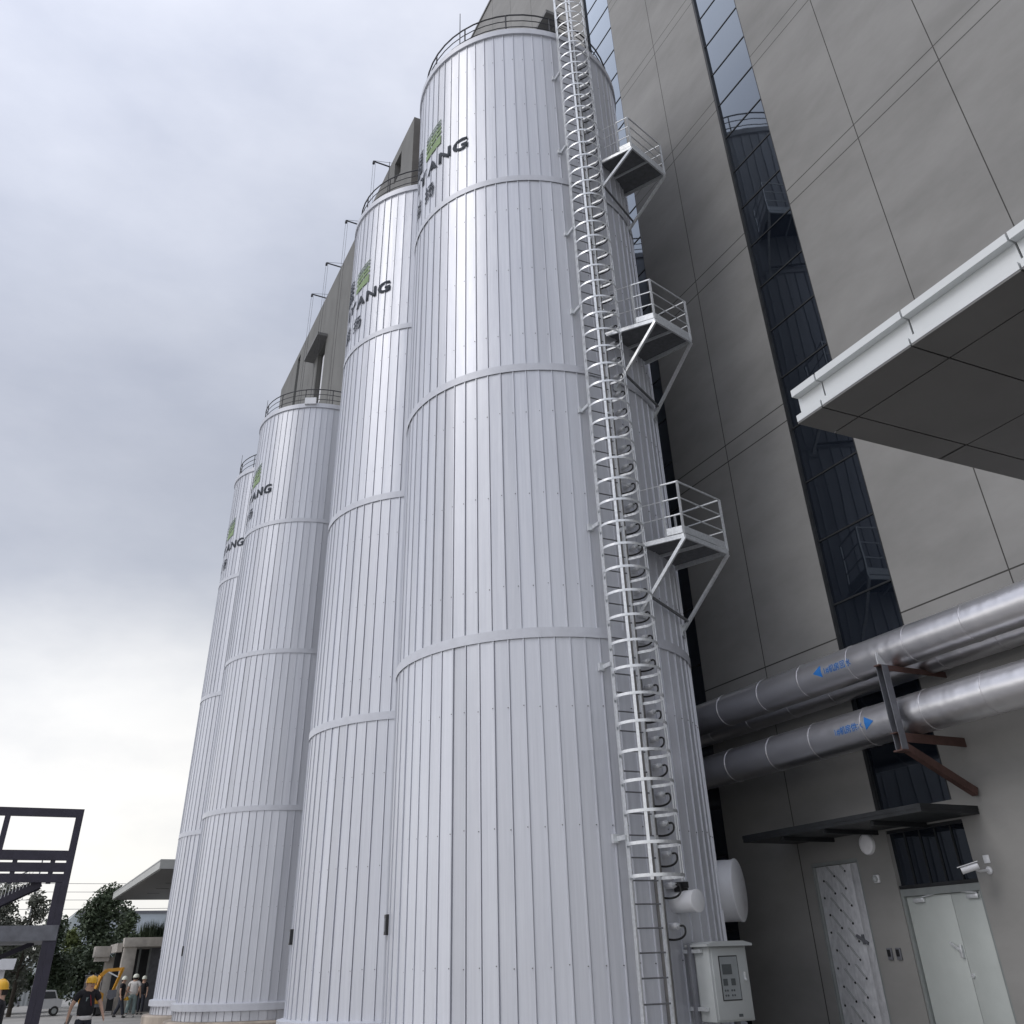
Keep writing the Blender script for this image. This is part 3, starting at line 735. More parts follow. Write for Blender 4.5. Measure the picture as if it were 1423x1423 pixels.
q = MB(); q.lathe(c0 - dv * .07, [(.001, 0), (.037, .005), (.040, .05), (.040, .20), (.042, .205), (.042, .215), (.03, .217)], 24, axis=dv); bo = q.build('body', M['cap_white'], t, 40)
q = MB(); q.lathe(c0 - dv * .07, [(.029, .21), (.001, .211)], 20, axis=dv); q.build('lens', M['black'], bo, 0)
sx = dv.cross(Vector((0, 0, 1))).normalized(); uz = sx.cross(dv).normalized()
q = MB(); q.obox(c0 + dv * .05 + uz * .043, dv * .13, sx * .046, uz * .0035); q.build('sun_shade', M['cap_white'], t, 0)
q = MB(); q.box(XW - .012, XW, 8.94, 9.03, 2.75, 2.84, .004); q.lathe((XW - .012, 8.985, 2.795), [(.014, 0), (.001, .004)], 10, axis=(-1, 0, 0))
tag(q.build('junction_plate', M['cap_white'], None, 30, (XW, 8.985, 2.795)), 'small square white plate on the wall above the camera arm', 'wall plate')

# ------------------------------------------------------------------ entrance canopy (near, right)
cx0, cx1, cy1, cy0, cz = 5.58, 10.99, 5.2, -12., 5.90
can = thing('entrance_canopy', 'large flat canopy with white fascia and dark soffit jutting in from the right', 'canopy', (8.3, -3, cz))
mb = MB(); mb.box(cx0 + .06, cx1 - .005, cy0 + .01, cy1 - .09, cz + .02, cz + .30); mb.build('slab', M['soffit'], can, 0)
joints_y = [4.88 - 1.03 * k for k in range(17)]
# soffit panels
mb = MB(); edges_y = [cy1 - .0] + joints_y; edges_x = [cx0 - .0735, 5.93, 7.30, 8.67, 10.04, cx1]
for i in range(len(edges_y) - 1):
    for j in range(len(edges_x) - 1):
        y1, y0 = edges_y[i] - (.008 if i else 0), edges_y[i + 1] + .008
        x0, x1 = edges_x[j] + (.008 if j else 0), edges_x[j + 1] - .008
        if i == 0 and j > 0: x0 = edges_x[j] - .02 if j > 1 else x0; x1 = edges_x[j + 1]
        mb.box(x0, x1, y0, y1, cz, cz + .018)
mb.build('soffit', M['soffit'], can, 0)
mb = MB(); mb.box(cx0 - .055, cx1, cy0, cy1 - .02, cz + .0185, cz + .0195); mb.build('soffit_backing', M['joint'], can, 0)
fy = [cy1] + joints_y
fm = MB(); fl = MB(); ft = MB()
for i in range(len(fy) - 1):
    a, b_ = fy[i + 1] + .009, fy[i] - (.009 if i else 0)
    fl.box(cx0 - .075, cx0 - .0, a, b_, cz + .0205, cz + .085)
    fm.box(cx0 - .0, cx0 + .05, a, b_, cz + .0855, cz + .285)
    ft.box(cx0 - .075, cx0 + .05, a, b_, cz + .2855, cz + .355)
fl.build('lower_lip', M['fascia'], can, 0); fm.build('fascia', M['fascia'], can, 0); ft.build('upper_lip', M['fascia'], can, 0)
mb = MB(); mb.box(cx0 + .03, cx0 + .045, cy0, cy1 - .01, cz + .02, cz + .35); mb.build('fascia_backing', M['joint'], can, 0)
mb = MB(); mb.box(cx0 + .05, cx1, cy1 - .08, cy1 - .03, cz + .0185, cz + .34); mb.build('end_fascia', M['fascia'], can, 0)

# ------------------------------------------------------------------ jacketed pipes
def pipe(x, z, r, label, y0=-14, y1=30, mark=None):
    t = thing('insulated_pipe', label, 'pipe', (x, 10, z), 'bright jacketed pipes along the facade')
    mb = MB(); mb.lathe((x, y0, z), [(r, 0), (r, y1 - y0)], 48, axis=(0, 1, 0)); mb.build('jacket', M['stainless'], t, 60)
    js = None
    for k in range(14):
        if js is None:
            jb = MB(); jb.lathe((x, 2.4, z), [(r - .002, 0), (r + .006, .002), (r + .006, .035), (r - .002, .037)], 48, axis=(0, 1, 0)); js = jb.build('jacket_seam', M['stainless'], t, 60)
        else:
            c = js.copy(); COL.objects.link(c); c.location.y += 1.02 * k + .03 * (k % 3)
    if mark:
        txt, yc, d, ang = mark   # label on the camera side
        def onp(y, s): # s arc length upwards
            a = ang + s / r; return (x - (r + .004) * math.cos(a), y, z + (r + .004) * math.sin(a))
        q = MB(); pts = [(yc, .0), (yc - d * .17, .085), (yc - d * .17, -.085)]
        bm_pts = []
        n = 5; vs = []
        for i in range(n + 1):
            tt = i / n; h = .085 * tt; vs += [onp(yc - d * .17 * tt, h), onp(yc - d * .17 * tt, 0), onp(yc - d * .17 * tt, -h)]
        q.add(vs, [f for i in range(n) for f in ((i * 3, i * 3 + 3, i * 3 + 4, i * 3 + 1), (i * 3 + 1, i * 3 + 4, i * 3 + 5, i * 3 + 2))])
        q.build('flow_arrow', M['label_blue'], t, 0)
        cu = bpy.data.curves.new('t', 'FONT'); cu.body = txt; cu.size = .11; cu.offset = .001
        to = bpy.data.objects.new('t', cu); COL.objects.link(to); dg = bpy.context.evaluated_depsgraph_get(); dg.update()
        me = bpy.data.meshes.new_from_object(to.evaluated_get(dg)); bpy.data.objects.remove(to); bpy.data.curves.remove(cu)
        w = max(v.co.x for v in me.vertices)
        ystart = (yc - d * .21) if d > 0 else (yc + .21 + w)
        # reading left to right as seen from the yard: left is +y
        if d > 0: ystart = yc - .21
        for v in me.vertices: v.co = onp(ystart - v.co.x, v.co.y - .05)
        me.materials.clear(); me.materials.append(M['label_blue'])
        o = bpy.data.objects.new('pipe_lettering', me); COL.objects.link(o); attach(o, t)
    return t
pipe(10.22, 5.32, .245, 'upper outer silver pipe with blue arrow pointing left', mark=('1#\u673a\u623f\u56de\u6c34', 10.26, 1, -.05))
pipe(10.74, 5.24, .21, 'slimmer silver pipe tucked behind the upper outer pipe')
pipe(10.22, 4.46, .25, 'lowest silver pipe with blue arrow pointing right', mark=('1#\u673a\u623f\u4f9b\u6c34', 9.32, -1, .0))
# pipe brackets
def bracket(y, label):
    t = thing('pipe_bracket', label, 'bracket', (9.8, y, 4.1), 'steel pipe brackets on the facade')
    q = MB(); q.box(9.80, 9.90, y - .055, y - .045, 4.0, 5.06); q.box(9.80, 9.90, y + .045, y + .055, 4.0, 5.06); q.box(9.90, 9.91, y - .055, y + .055, 4.0, 5.06); q.build('post', M['grey_steel'], t, 0)
    q = MB(); q.box(9.80, 10.998, y - .05, y - .04, 4.99, 5.05); q.box(9.76, 10.998, y - .05, y + .05, 5.05, 5.065); q.build('upper_arm', M['primer'], t, 0)
    q = MB(); q.box(9.80, 10.998, y - .05, y - .04, 4.09, 4.195); q.box(9.76, 10.998, y - .05, y + .05, 4.195, 4.205); q.build('lower_arm', M['primer'], t, 0)
    q = MB(); q.bar((9.88, y, 4.05), (10.97, y, 3.55), .09, .10); q.build('strut', M['primer'], t, 0)
    q = MB(); q.prism([(9.80, y, 5.065), (9.97, y, 5.065), (9.83, y, 5.24), (9.80, y, 5.24)], (0, .012, 0)); q.build('stop_plate', M['galv'], t, 0)
    q = MB(); q.box(9.77, 9.93, y - .075, y + .075, 3.98, 3.999); q.build('foot_plate', M['primer'], t, 0)
bracket(8.85, 'rusty red and grey bracket holding the pipes above the double door')

# ------------------------------------------------------------------ steel frame, far left
def frame_struct():
    t = thing('steel_frame', 'dark navy steel stair frame under construction at the left edge', 'steel frame', (0, 30, 0))
    Y, X1, X0 = 30., 1.14, -.62
    q = MB(); q.box(X1 - .09, X1 + .09, Y - .09, Y + .09, 0, 5.58); q.build('column', M['frame_navy'], t, 0)
    q = MB(); q.box(.90, 1.048, Y - .085, Y + .085, 0, 3.92) ; q.build('column', M['frame_navy'], t, 0)
    for x in (X0 - .02, -2.4): q = MB(); q.box(x - .07, x + .07, Y - .09, Y + .09, 0 if x < -1 else 4.6, 5.50); q.build('column', M['frame_navy'], t, 0)
    for z0, z1, x1 in ((5.50, 5.70, X1 + .09), (4.45, 4.68, X1 - .09), (4.18, 4.39, X1 - .09), (3.93, 4.13, X1 - .09)):
        q = MB(); q.box(-4.2, x1, Y - .08, Y + .08, z0, z1); q.build('beam', M['frame_navy'], t, 0)
    for x in (.72, -.20): q = MB(); q.box(x - .06, x + .06, Y - .06, Y + .06, 3.9, 4.5); q.build('stiffener', M['frame_navy'], t, 0)
    q = MB(); q.box(-4.2, X1 + .07, Y - .14, Y + 4.0, 2.62, 2.96); q.build('lower_deck', M['grey_steel'], t, 0)
    # stair flight
    q = MB()
    for yy in (Y + .15, Y + 1.1): q.bar((.55, yy, 3.95), (-2.3, yy, 2.55), .05, .22)
    q.build('stair_stringer', M['frame_navy'], t, 0)
    q = MB()
    for k in range(14): x = .45 - k * .2; z = 3.93 - k * .0985; q.box(x - .12, x + .12, Y + .17, Y + 1.08, z, z + .03)
    q.build('stair_tread', M['grey_steel'], t, 0)
    q = MB(); q.bar((.35, Y + .12, 4.28), (-2.3, Y + .12, 2.98), .03, .03)
    for k in range(34): x = .3 - k * .078; z = 3.92 - (.3 - x + .05) * .491; q.bar((x, Y + .12, z - .02), (x, Y + .12, z + .36), .012, .012)
    q.build('stair_railing', M['galv'], t, 0)
    q = MB(); q.bar((.75, Y + 2, 2.62), (-3.2, Y + 2, 1.0), .12, .12); q.build('diagonal_brace', M['frame_navy'], t, 0)
    for x in (-4.2,): q = MB(); q.box(x, x + .18, Y - .09, Y + .09, 0, 5.5); q.build('column', M['frame_navy'], t, 0)
frame_struct()

# ------------------------------------------------------------------ distant gate canopy, portal, warehouse, fence
gc = thing('gate_canopy', 'grey flat roofed gate canopy sticking out from behind the tanks', 'canopy', (9, 60, 0))
q = MB(); q.box(5.80, 16, 50.0, 72.5, 5.86, 6.25); q.build('roof_slab', M['canopy2'], gc, 0)
q = MB(); q.box(5.86, 16, 50.06, 72.4, 5.82, 5.859); q.build('soffit', M['soffit'], gc, 0)
q = MB()
for y in (54, 58, 62, 66):
    for x in (7.2, 9): q.box(x, x + .7, y, y + .12, 5.812, 5.819)
q.build('vent_slot', M['joint'], gc, 0)
for x, y in ((9.6, 52), (9.6, 70), (15.5, 52), (15.5, 70)): q = MB(); q.lathe((x, y, 0), [(.28, 0), (.28, 5.82)], 20); q.build('column', M['canopy2'], gc, 30)
q = MB(); q.box(5.79, 5.80, 50.0, 72.5, 6.17, 6.20); q.build('drip_edge', M['grey_steel'], gc, 0)

pt = thing('concrete_gatehouse', 'bare concrete gatehouse frame with dark openings left of the farthest tank', 'gatehouse', (8, 64, 0))
q = MB(); q.box(6.05, 6.72, 62, 62.7, 0, 3.02, .01); q.build('column', M['conc'], pt)
q = MB(); q.box(5.55, 6.02, 66, 66.6, 0, 2.62, .01); q.build('column', M['conc'], pt)
q = MB(); q.box(10.3, 10.9, 62, 62.7, 0, 3.02, .01); q.build('column', M['conc'], pt)
q = MB(); q.box(6.0, 12, 61.9, 62.75, 3.025, 3.46, .01); q.build('beam', M['conc'], pt)
q = MB(); q.box(4.85, 5.70, 65.6, 66.8, 2.63, 3.15, .01); q.box(4.95, 5.70, 65.7, 66.7, 2.42, 2.629); q.build('cantilever_beam', M['conc'], pt)
q = MB(); q.box(5.72, 6.0, 62.4, 66.5, 2.8, 3.22); q.build('side_beam', M['conc'], pt, 0)
q = MB(); q.box(6.0, 12, 62.8, 69, 3.0, 3.2); q.build('roof_slab', M['conc'], pt, 0)
q = MB(); q.box(6.2, 12, 68, 68.3, 0, 3.0); q.build('back_wall', M['dark_in'], pt, 0)
for x in (7.15, 7.7, 8.3): q = MB(); q.box(x - .05, x + .05, 64, 64.1, 0, 3.0); q.build('glazing_bar', M['alu_frame'], pt, 0)
q = MB(); q.box(7.75, 8.3, 64.02, 64.06, 0, 3.0); q.build('door', M['grey_steel'], pt, 0)

wh = thing('warehouse', 'pale blue gabled warehouse far behind the trees', 'warehouse', (9, 112, 0))
q = MB(); q.prism([(2.2, 111, 0), (5.85, 111, 0), (5.85, 111, 6.9), (4.6, 111, 5.5), (2.2, 111, 2.9)], (0, 20, 0)); q.build('gable_wall', M['wall_pale'], wh, 0)
q = MB(); q.box(5.86, 26, 110.5, 131, 0, 6.7); q.build('wall', M['roofblue'], wh, 0)
q = MB(); q.box(5.8, 26.1, 110.4, 131.1, 6.7, 6.95); q.build('roof_edge', M['grey_steel'], wh, 0)

fn = thing('sheet_fence', 'corrugated grey sheet fence behind the parked car', 'fence', (-2, 88, 0))
q = MB(); n = 120; vs = []
for i in range(n + 1):
    x = -14 + 18. * i / n; y = 88 + (.05 if i % 2 else 0); vs += [(x, y, 0), (x, y, 1.75), (x, y + .02, 1.75), (x, y + .02, 0)]
q.add(vs, [f for i in range(n) for f in ((i * 4, i * 4 + 4, i * 4 + 5, i * 4 + 1), (i * 4 + 1, i * 4 + 5, i * 4 + 6, i * 4 + 2), (i * 4 + 2, i * 4 + 6, i * 4 + 7, i * 4 + 3))]); q.build('sheet', M['fence_sheet'], fn, 0)
q = MB(); q.box(-14, 4, 87.9, 88.12, 1.752, 1.86); q.build('top_rail', M['roofblue'], fn, 0)
for x in (-12, -8, -4, 0, 4): q = MB(); q.box(x - .05, x + .05, 88.08, 88.18, 0, 1.75); q.build('post', M['grey_steel'], fn, 0)

gh = thing('guard_hut', 'small hut with white roof at the left edge', 'hut', (-1.5, 51, 0))
q = MB(); q.box(-3.2, .32, 50.2, 53, 0, 2.1); q.build('wall', M['louvre'], gh, 0)
q = MB(); q.prism([(-3.6, 49.8, 2.1), (.62, 49.8, 2.1), (.66, 49.8, 2.48), (-3.6, 49.8, 2.52)], (0, 3.6, 0)); q.build('roof', M['cap_white'], gh, 0)
q = MB(); q.box(-.9, .1, 50.17, 50.199, 1.0, 1.9); wn = q.build('window', M['car_glass'], gh, 0)

# power lines and far pole
for k, (dz, dx) in enumerate(((14.6, 0), (13.4, .6), (12.2, 0), (10.9, .6), (9.5, 0))):
    pts = [(-60 + i * 12, 190 + dx, dz + .6 * ((i - 6) / 6) ** 2 * 2) for i in range(13)]
    q = MB(); q.tube(pts, .035, 4)
    tag(q.build('power_line', M['grey_steel'], None, 0, (0, 190, dz)), 'thin overhead power line crossing the pale sky behind the trees', 'power line', 'power lines in the distance')
pp = thing('power_pole', 'slender distant pole rising above the trees inside the steel frame', 'pole', (2.0, 130, 0))
q = MB(); q.tube([(2.0, 130, 0), (2.0, 130, 13.2)], [.14, .07], 8); q.build('shaft', M['grey_steel'], pp, 60)
q = MB(); q.box(1.5, 2.5, 129.95, 130.05, 12.6, 12.7); q.build('cross_arm', M['grey_steel'], pp, 0)

# ------------------------------------------------------------------ trees
def tree(x, y, h, w, label, leaf, n=3000, ls=.22, trunk_h=.35, seed=1, dens=1., cat='tree', name='tree', group=None, low=.22):
    rnd = random.Random(seed)
    t = thing(name, label, cat, (x, y, 0), group)
    q = MB(); tp = []
    for i in range(6): f = i / 5; tp.append((x + rnd.uniform(-.1, .1) * f * w * .3, y + rnd.uniform(-.1, .1) * f, h * .85 * f))
    q.tube(tp, [max(.02, h * .022 * (1 - .85 * i / 5)) for i in range(6)], 8)
    lobes = []
    nl = max(7, int(9 * dens))
    for i in range(nl):
        a = rnd.uniform(0, 6.283); zf = low + (1 - low) * ((i + .5) / nl); rad = w * .5 * math.sin(math.pi * min(.97, max(.12, (zf - low + .12) / (1.1 - low)))) ** .7
        d = rad * rnd.uniform(.25, .75)
        c = Vector((x + d * math.cos(a), y + d * math.sin(a), h * zf * .95))
        lr = w * rnd.uniform(.17, .27)
        lobes.append((c, lr))
        s0 = Vector(tp[min(4, 1 + int(zf * 3.5))])
        q.tube([s0, (s0 + c) / 2 + Vector((0, 0, -.1)), c], [h * .009, h * .006, h * .002], 5)
    lobes.append((Vector((x, y, h * .9)), w * .16))
    q.build('trunk', M['bark'], t, 60)
    L = MB()
    tot = sum(r ** 2 for _, r in lobes)
    for c, r in lobes:
        for _ in range(int(n * r * r / tot)):
            v = Vector((rnd.gauss(0, 1), rnd.gauss(0, 1), rnd.gauss(0, 1))).normalized() * r * rnd.uniform(.35, 1.08)
            v.z *= 1.05; p = c + v
            if p.z < .25: continue
            s = ls * rnd.uniform(.5, 1.2)
            u = Vector((rnd.gauss(0, 1), rnd.gauss(0, 1), rnd.gauss(0, .6))).normalized(); wv = u.cross(Vector((rnd.gauss(0, 1), rnd.gauss(0, 1), rnd.gauss(0, 1)))).normalized()
            L.add([p - u * s, p + wv * s * .45, p + u * s, p - wv * s * .45], [(0, 1, 2, 3)])
    me = L.build('crown', leaf, t, 0)
    return t
tree(5.75, 77, 6.7, 4.0, 'dense dark green tree under the tip of the gate canopy', M['leaf_b'], 11000, .165, seed=3, dens=1.8, low=.05)
tree(4.1, 80, 4.4, 2.8, 'low bright green tree left of the dense dark tree', M['leaf_d'], 4200, .15, seed=5, dens=1.2, low=.05)
tree(1.1, 66, 6.0, 2.6, 'thin airy tree showing through the steel frame beside its column', M['leaf_c'], 2600, .13, seed=8, dens=1.3)
tree(-.5, 65, 6.3, 3.2, 'thin airy tree at the left edge behind the stair', M['leaf_c'], 4000, .13, seed=9, dens=1.4)
tree(2.6, 72, 4.6, 3.0, 'broad dark tree behind the frame column', M['leaf_b'], 6000, .155, seed=12, dens=1.4, low=.08)
tree(0.2, 71, 4.3, 3.4, 'broad dark tree below the deck of the frame', M['leaf_b'], 6500, .155, seed=13, dens=1.4, low=.08)
tree(-2.6, 72, 4.6, 3.4, 'dark tree beyond the white roofed hut', M['leaf_a'], 4800, .155, seed=14, dens=1.4, low=.08)
tree(8.3, 84, 5.9, 3.0, 'bushy tree behind the gatehouse roof', M['leaf_a'], 6000, .155, seed=17, dens=1.5, low=.08)
rnd = random.Random(21)
for k, (x, w) in enumerate(((7.25, .55), (7.75, .5), (8.2, .5), (8.65, .45), (9.1, .5))):
    t = thing('roof_shrub', 'spiky upright shrub standing in a row on the gatehouse roof', 'shrub', (x, 64.3, 3.2), 'spiky shrubs on the gatehouse roof')
    L = MB(); hh = rnd.uniform(1.1, 1.7)
    for i in range(260):
        p = Vector((x + rnd.gauss(0, w * .33), 64.3 + rnd.gauss(0, .15), 3.2)); tip = p + Vector((rnd.gauss(0, .12), rnd.gauss(0, .1), hh * rnd.uniform(.35, 1)))
        s = (tip - p).cross(Vector((rnd.gauss(0, 1), rnd.gauss(0, 1), 0))).normalized() * .035
        L.add([p - s, p + s, tip], [(0, 1, 2)])
    L.build('foliage', M['leaf_b'], t, 0)
    q = MB(); q.tube([(x, 64.3, 3.2), (x, 64.3, 3.8)], .03, 6); q.build('stem', M['bark'], t, 0)

# ------------------------------------------------------------------ excavator
ex = thing('mini_excavator', 'yellow mini excavator with folded arm behind the front worker', 'excavator', (4.6, 62, 0))
for x in (4.35, 5.15):
    q = MB(); q.prism([(x, 61.2, .08), (x, 61.35, 0), (x, 63.0, 0), (x, 63.15, .12), (x, 63.1, .36), (x, 61.25, .36)], (.26, 0, 0)); q.build('track', M['tyre'], ex, 0)
q = MB(); q.box(4.4, 5.35, 61.5, 62.9, .37, .5); q.build('undercarriage', M['grey_steel'], ex, 0)
q = MB(); q.prism([(4.3, 61.6, .52), (5.4, 61.6, .52), (5.4, 61.6, .95), (5.1, 61.6, 1.1), (4.3, 61.6, 1.1)], (0, 1.3, 0)); q.build('body', M['yellow'], ex, 0)
q = MB()
for x, y in ((4.45, 61.75), (5.2, 61.75), (4.45, 62.8), (5.2, 62.8)): q.box(x - .03, x + .03, y - .03, y + .03, 1.1, 1.75)
q.box(4.38, 5.28, 61.68, 62.88, 1.75, 1.80); q.build('cab_frame', M['grey_steel'], ex, 0)
q = MB(); q.bar((4.75, 61.5, .7), (5.05, 61.2, 1.75), .14, .2); q.bar((5.05, 61.2, 1.75), (5.30, 61.2, 1.98), .13, .18); q.bar((5.30, 61.2, 1.98), (6.15, 61.1, 2.02), .12, .15); q.build('boom', M['yellow'], ex, 0)
q = MB(); q.bar((6.1, 61.1, 2.08), (5.78, 61.0, 1.1), .10, .13); q.build('stick', M['yellow'], ex, 0)
q = MB(); q.bar((5.4, 61.1, 1.9), (5.95, 61.05, 1.65), .06, .06); q.build('ram', M['galv'], ex, 0)
q = MB(); q.prism([(5.5, 60.8, 1.1), (5.95, 60.8, 1.12), (5.95, 60.8, .8), (5.7, 60.8, .68), (5.5, 60.8, .8)], (0, .4, 0)); q.build('bucket', M['grey_steel'], ex, 0)

# parked car, partly seen
cr = thing('parked_car', 'light grey parked car in front of the sheet fence', 'car', (3.3, 74, 0))
q = MB(); q.prism([(2.3, 73.2, .45), (4.4, 73.2, .45), (4.45, 73.2, .95), (4.1, 73.2, 1.05), (3.85, 73.2, 1.55), (2.75, 73.2, 1.6), (2.45, 73.2, 1.05), (2.25, 73.2, .95)], (0, 1.7, 0)); q.build('body', M['car_white'], cr, 0)
q = MB(); q.prism([(2.55, 73.185, 1.06), (4.0, 73.185, 1.06), (3.8, 73.185, 1.48), (2.8, 73.185, 1.5)], (0, .014, 0)); q.build('window', M['car_glass'], cr, 0)
for x in (2.7, 4.0):
    for y in (73.15, 74.72): q = MB(); q.lathe((x, y, .30), [(.001, 0), (.30, .0), (.30, .2), (.001, .2)], 20, axis=(0, 1, 0)); wl = q.build('wheel', M['tyre'], cr, 40); q = MB(); q.lathe((x, y - .006, .30), [(.001, 0), (.17, .0), (.17, .21), (.001, .212)], 16, axis=(0, 1, 0)); q.build('rim', M['alu_frame'], wl, 40)

cr.location += Vector((-.55, -9.0, 0)); cr.scale = (.74, .74, .74)

# ------------------------------------------------------------------ people
def skin_mesh(name, pts, edges, radii, mt, root=0, sub=1):
    me = bpy.data.meshes.new(name); me.from_pydata([tuple(p) for p in pts], edges, [])
    o = bpy.data.objects.new(name, me); COL.objects.link(o)
    md = o.modifiers.new('s', 'SKIN'); md.use_smooth_shade = True
    for i, r in enumerate(radii):
        r = r if isinstance(r, tuple) else (r, r); me.skin_vertices[0].data[i].radius = r; me.skin_vertices[0].data[i].use_root = (i == root)
    ms = o.modifiers.new('u', 'SUBSURF'); ms.levels = sub; ms.render_levels = sub
    dg = bpy.context.evaluated_depsgraph_get(); dg.update()
    m2 = bpy.data.meshes.new_from_object(o.evaluated_get(dg)); bpy.data.objects.remove(o); bpy.data.meshes.remove(me)
    m2.materials.clear(); m2.materials.append(mt); m2.polygons.foreach_set('use_smooth', [True] * len(m2.polygons))
    o = bpy.data.objects.new(name, m2); COL.objects.link(o)
    return o

def person(loc, rz, H, label, shirt, trouser, shoe, helmet, pose, group=None, wide=1., extra=None):
    """pose: dict of joint offsets in metres for H = 1.75, facing -y"""
    t = thing('person', label, 'person', loc, group)
    s = H / 1.75
    J = dict(pelvis=(0, 0, .93), waist=(0, -.01, 1.08), chest=(0, 0, 1.27), neck0=(0, .01, 1.44), neck=(0, 0, 1.50), head=(0, -.02, 1.60), crown=(0, -.01, 1.69),
             shL=(-.17, .01, 1.40), elL=(-.23, .02, 1.13), wrL=(-.25, -.05, .90), shR=(.17, .01, 1.40), elR=(.23, .02, 1.13), wrR=(.25, -.05, .90),
             hipL=(-.09, 0, .90), knL=(-.10, -.03, .50), anL=(-.10, .02, .09), hipR=(.09, 0, .90), knR=(.10, -.03, .50), anR=(.10, .02, .09))
    J.update(pose)
    V = {k: Vector(v) for k, v in J.items()}
    V = {k: Vector((v.x * s * wide, v.y * s, v.z * s)) for k, v in V.items()}
    def fin(k, d): return V[k] + Vector(d) * s
    # body: one continuous skin
    names = ['pelvis', 'waist', 'chest', 'neck0', 'neck', 'head', 'crown', 'shL', 'elL', 'wrL', 'shR', 'elR', 'wrR', 'hipL', 'knL', 'anL', 'hipR', 'knR', 'anR']
    rad = dict(pelvis=(.11, .08), waist=(.11, .08), chest=(.13, .09), neck0=(.085, .07), neck=.062, head=(.096, .112), crown=(.08, .095), shL=.058, elL=.042, wrL=.028, shR=.058, elR=.042, wrR=.028, hipL=.07, knL=.05, anL=.036, hipR=.07, knR=.05, anR=.036)
    pts = [V[n] for n in names]; ix = {n: i for i, n in enumerate(names)}
    E = [('pelvis', 'waist'), ('waist', 'chest'), ('chest', 'neck0'), ('neck0', 'neck'), ('neck', 'head'), ('head', 'crown'), ('neck0', 'shL'), ('shL', 'elL'), ('elL', 'wrL'), ('neck0', 'shR'), ('shR', 'elR'), ('elR', 'wrR'), ('pelvis', 'hipL'), ('hipL', 'knL'), ('knL', 'anL'), ('pelvis', 'hipR'), ('hipR', 'knR'), ('knR', 'anR')]
    edges = [(ix[a], ix[b]) for a, b in E]; radii = [rad[n] if isinstance(rad[n], tuple) else (rad[n], rad[n]) for n in names]
    def sc_(r, f=1.): return tuple(x * s * f * (wide ** .8) for x in r)
    radii = [sc_(r) for r in radii]
    for side in 'LR':
        w = V['wr' + side]; el = V['el' + side]; d = (w - el).normalized(); sd = Vector((1 if side == 'L' else -1, 0, 0)); fw = Vector((0, -1, 0))
        i0 = len(pts); pts.append(w + d * .05 * s); radii.append((.032 * s, .024 * s)); edges.append((ix['wr' + side], i0))
        i1 = len(pts); pts.append(w + d * .095 * s); radii.append((.034 * s, .02 * s)); edges.append((i0, i1))
        for k, off in enumerate((-.027, -.009, .009, .027)):
            a = len(pts); pts.append(w + d * (.125 - abs(off - .005) * .2) * s + fw * off * s + sd * .004 * s); radii.append((.009 * s,) * 2); edges.append((i1, a))
            b_ = len(pts); pts.append(w + d * (.165 - abs(off - .005) * .5) * s + fw * off * s + sd * .018 * s); radii.append((.0075 * s,) * 2); edges.append((a, b_))
        a = len(pts); pts.append(w + d * .075 * s + fw * .042 * s); radii.append((.010 * s,) * 2); edges.append((i0, a))
        b_ = len(pts); pts.append(w + d * .115 * s + fw * .05 * s + sd * .008 * s); radii.append((.008 * s,) * 2); edges.append((a, b_))
    body = skin_mesh('body', pts, edges, radii, M['skin'], 0, 1); body.parent = t
    # face
    hd = V['head']
    def face(name, fn, mt):
        q = MB(); fn(q); o = q.build(name, mt, None, 60); o.parent = t; return o
    face('nose', lambda q: q.tube([hd + Vector((0, -.110, .02)) * s, hd + Vector((0, -.136, -.022)) * s], [.008 * s, .016 * s], 6), M['skin'])
    for sx in (-1, 1):
        face('eye', lambda q: q.lathe(hd + Vector((sx * .032, -.108, .022)) * s, [(.013 * s, 0), (.009 * s, .006 * s), (.001, .008 * s)], 8, axis=(0, -1, 0)), M['hair'])
        face('ear', lambda q: q.obox(hd + Vector((sx * .094 * wide, .01, .0)) * s, Vector((.008, .006, 0)) * s, Vector((-.004, .02, 0)) * s, Vector((0, 0, .03)) * s), M['skin'])
    face('mouth', lambda q: q.obox(hd + Vector((0, -.112, -.05)) * s, Vector((.024, 0, 0)) * s, Vector((0, .006, 0)) * s, Vector((0, 0, .005)) * s), M['red'])
    q = MB(); q.lathe(hd + Vector((0, .03, -.01)) * s, [(.098 * s, -.05 * s), (.106 * s, 0), (.10 * s, .04 * s), (.06 * s, .09 * s), (.001, .1 * s)], 16, 10, 170); o = q.build('hair', M['hair'], None, 60); o.parent = t
    # clothing
    def cloth(name, chain, ed, rr, mt):
        o = skin_mesh(name, chain, ed, [sc_(r if isinstance(r, tuple) else (r, r)) for r in rr], mt, 0, 1); o.parent = t; return o
    slL = V['shL'].lerp(V['elL'], .62); slR = V['shR'].lerp(V['elR'], .62)
    cloth('shirt', [V['waist'] + Vector((0, 0, -.21 * s)), V['waist'], V['chest'], V['neck0'] + Vector((0, 0, -.01)), V['shL'], slL, V['shR'], slR],
          [(0, 1), (1, 2), (2, 3), (3, 4), (4, 5), (3, 6), (6, 7)], [(.20, .155), (.178, .135), (.185, .135), (.088, .08), .072, .068, .072, .068], shirt)
    cloth('trousers', [V['pelvis'] + Vector((0, 0, .09 * s)), V['pelvis'], V['hipL'], V['knL'], V['anL'], V['hipR'], V['knR'], V['anR']],
          [(0, 1), (1, 2), (2, 3), (3, 4), (1, 5), (5, 6), (6, 7)], [(.165, .13), (.175, .135), .112, .085, .072, .112, .085, .072], trouser)
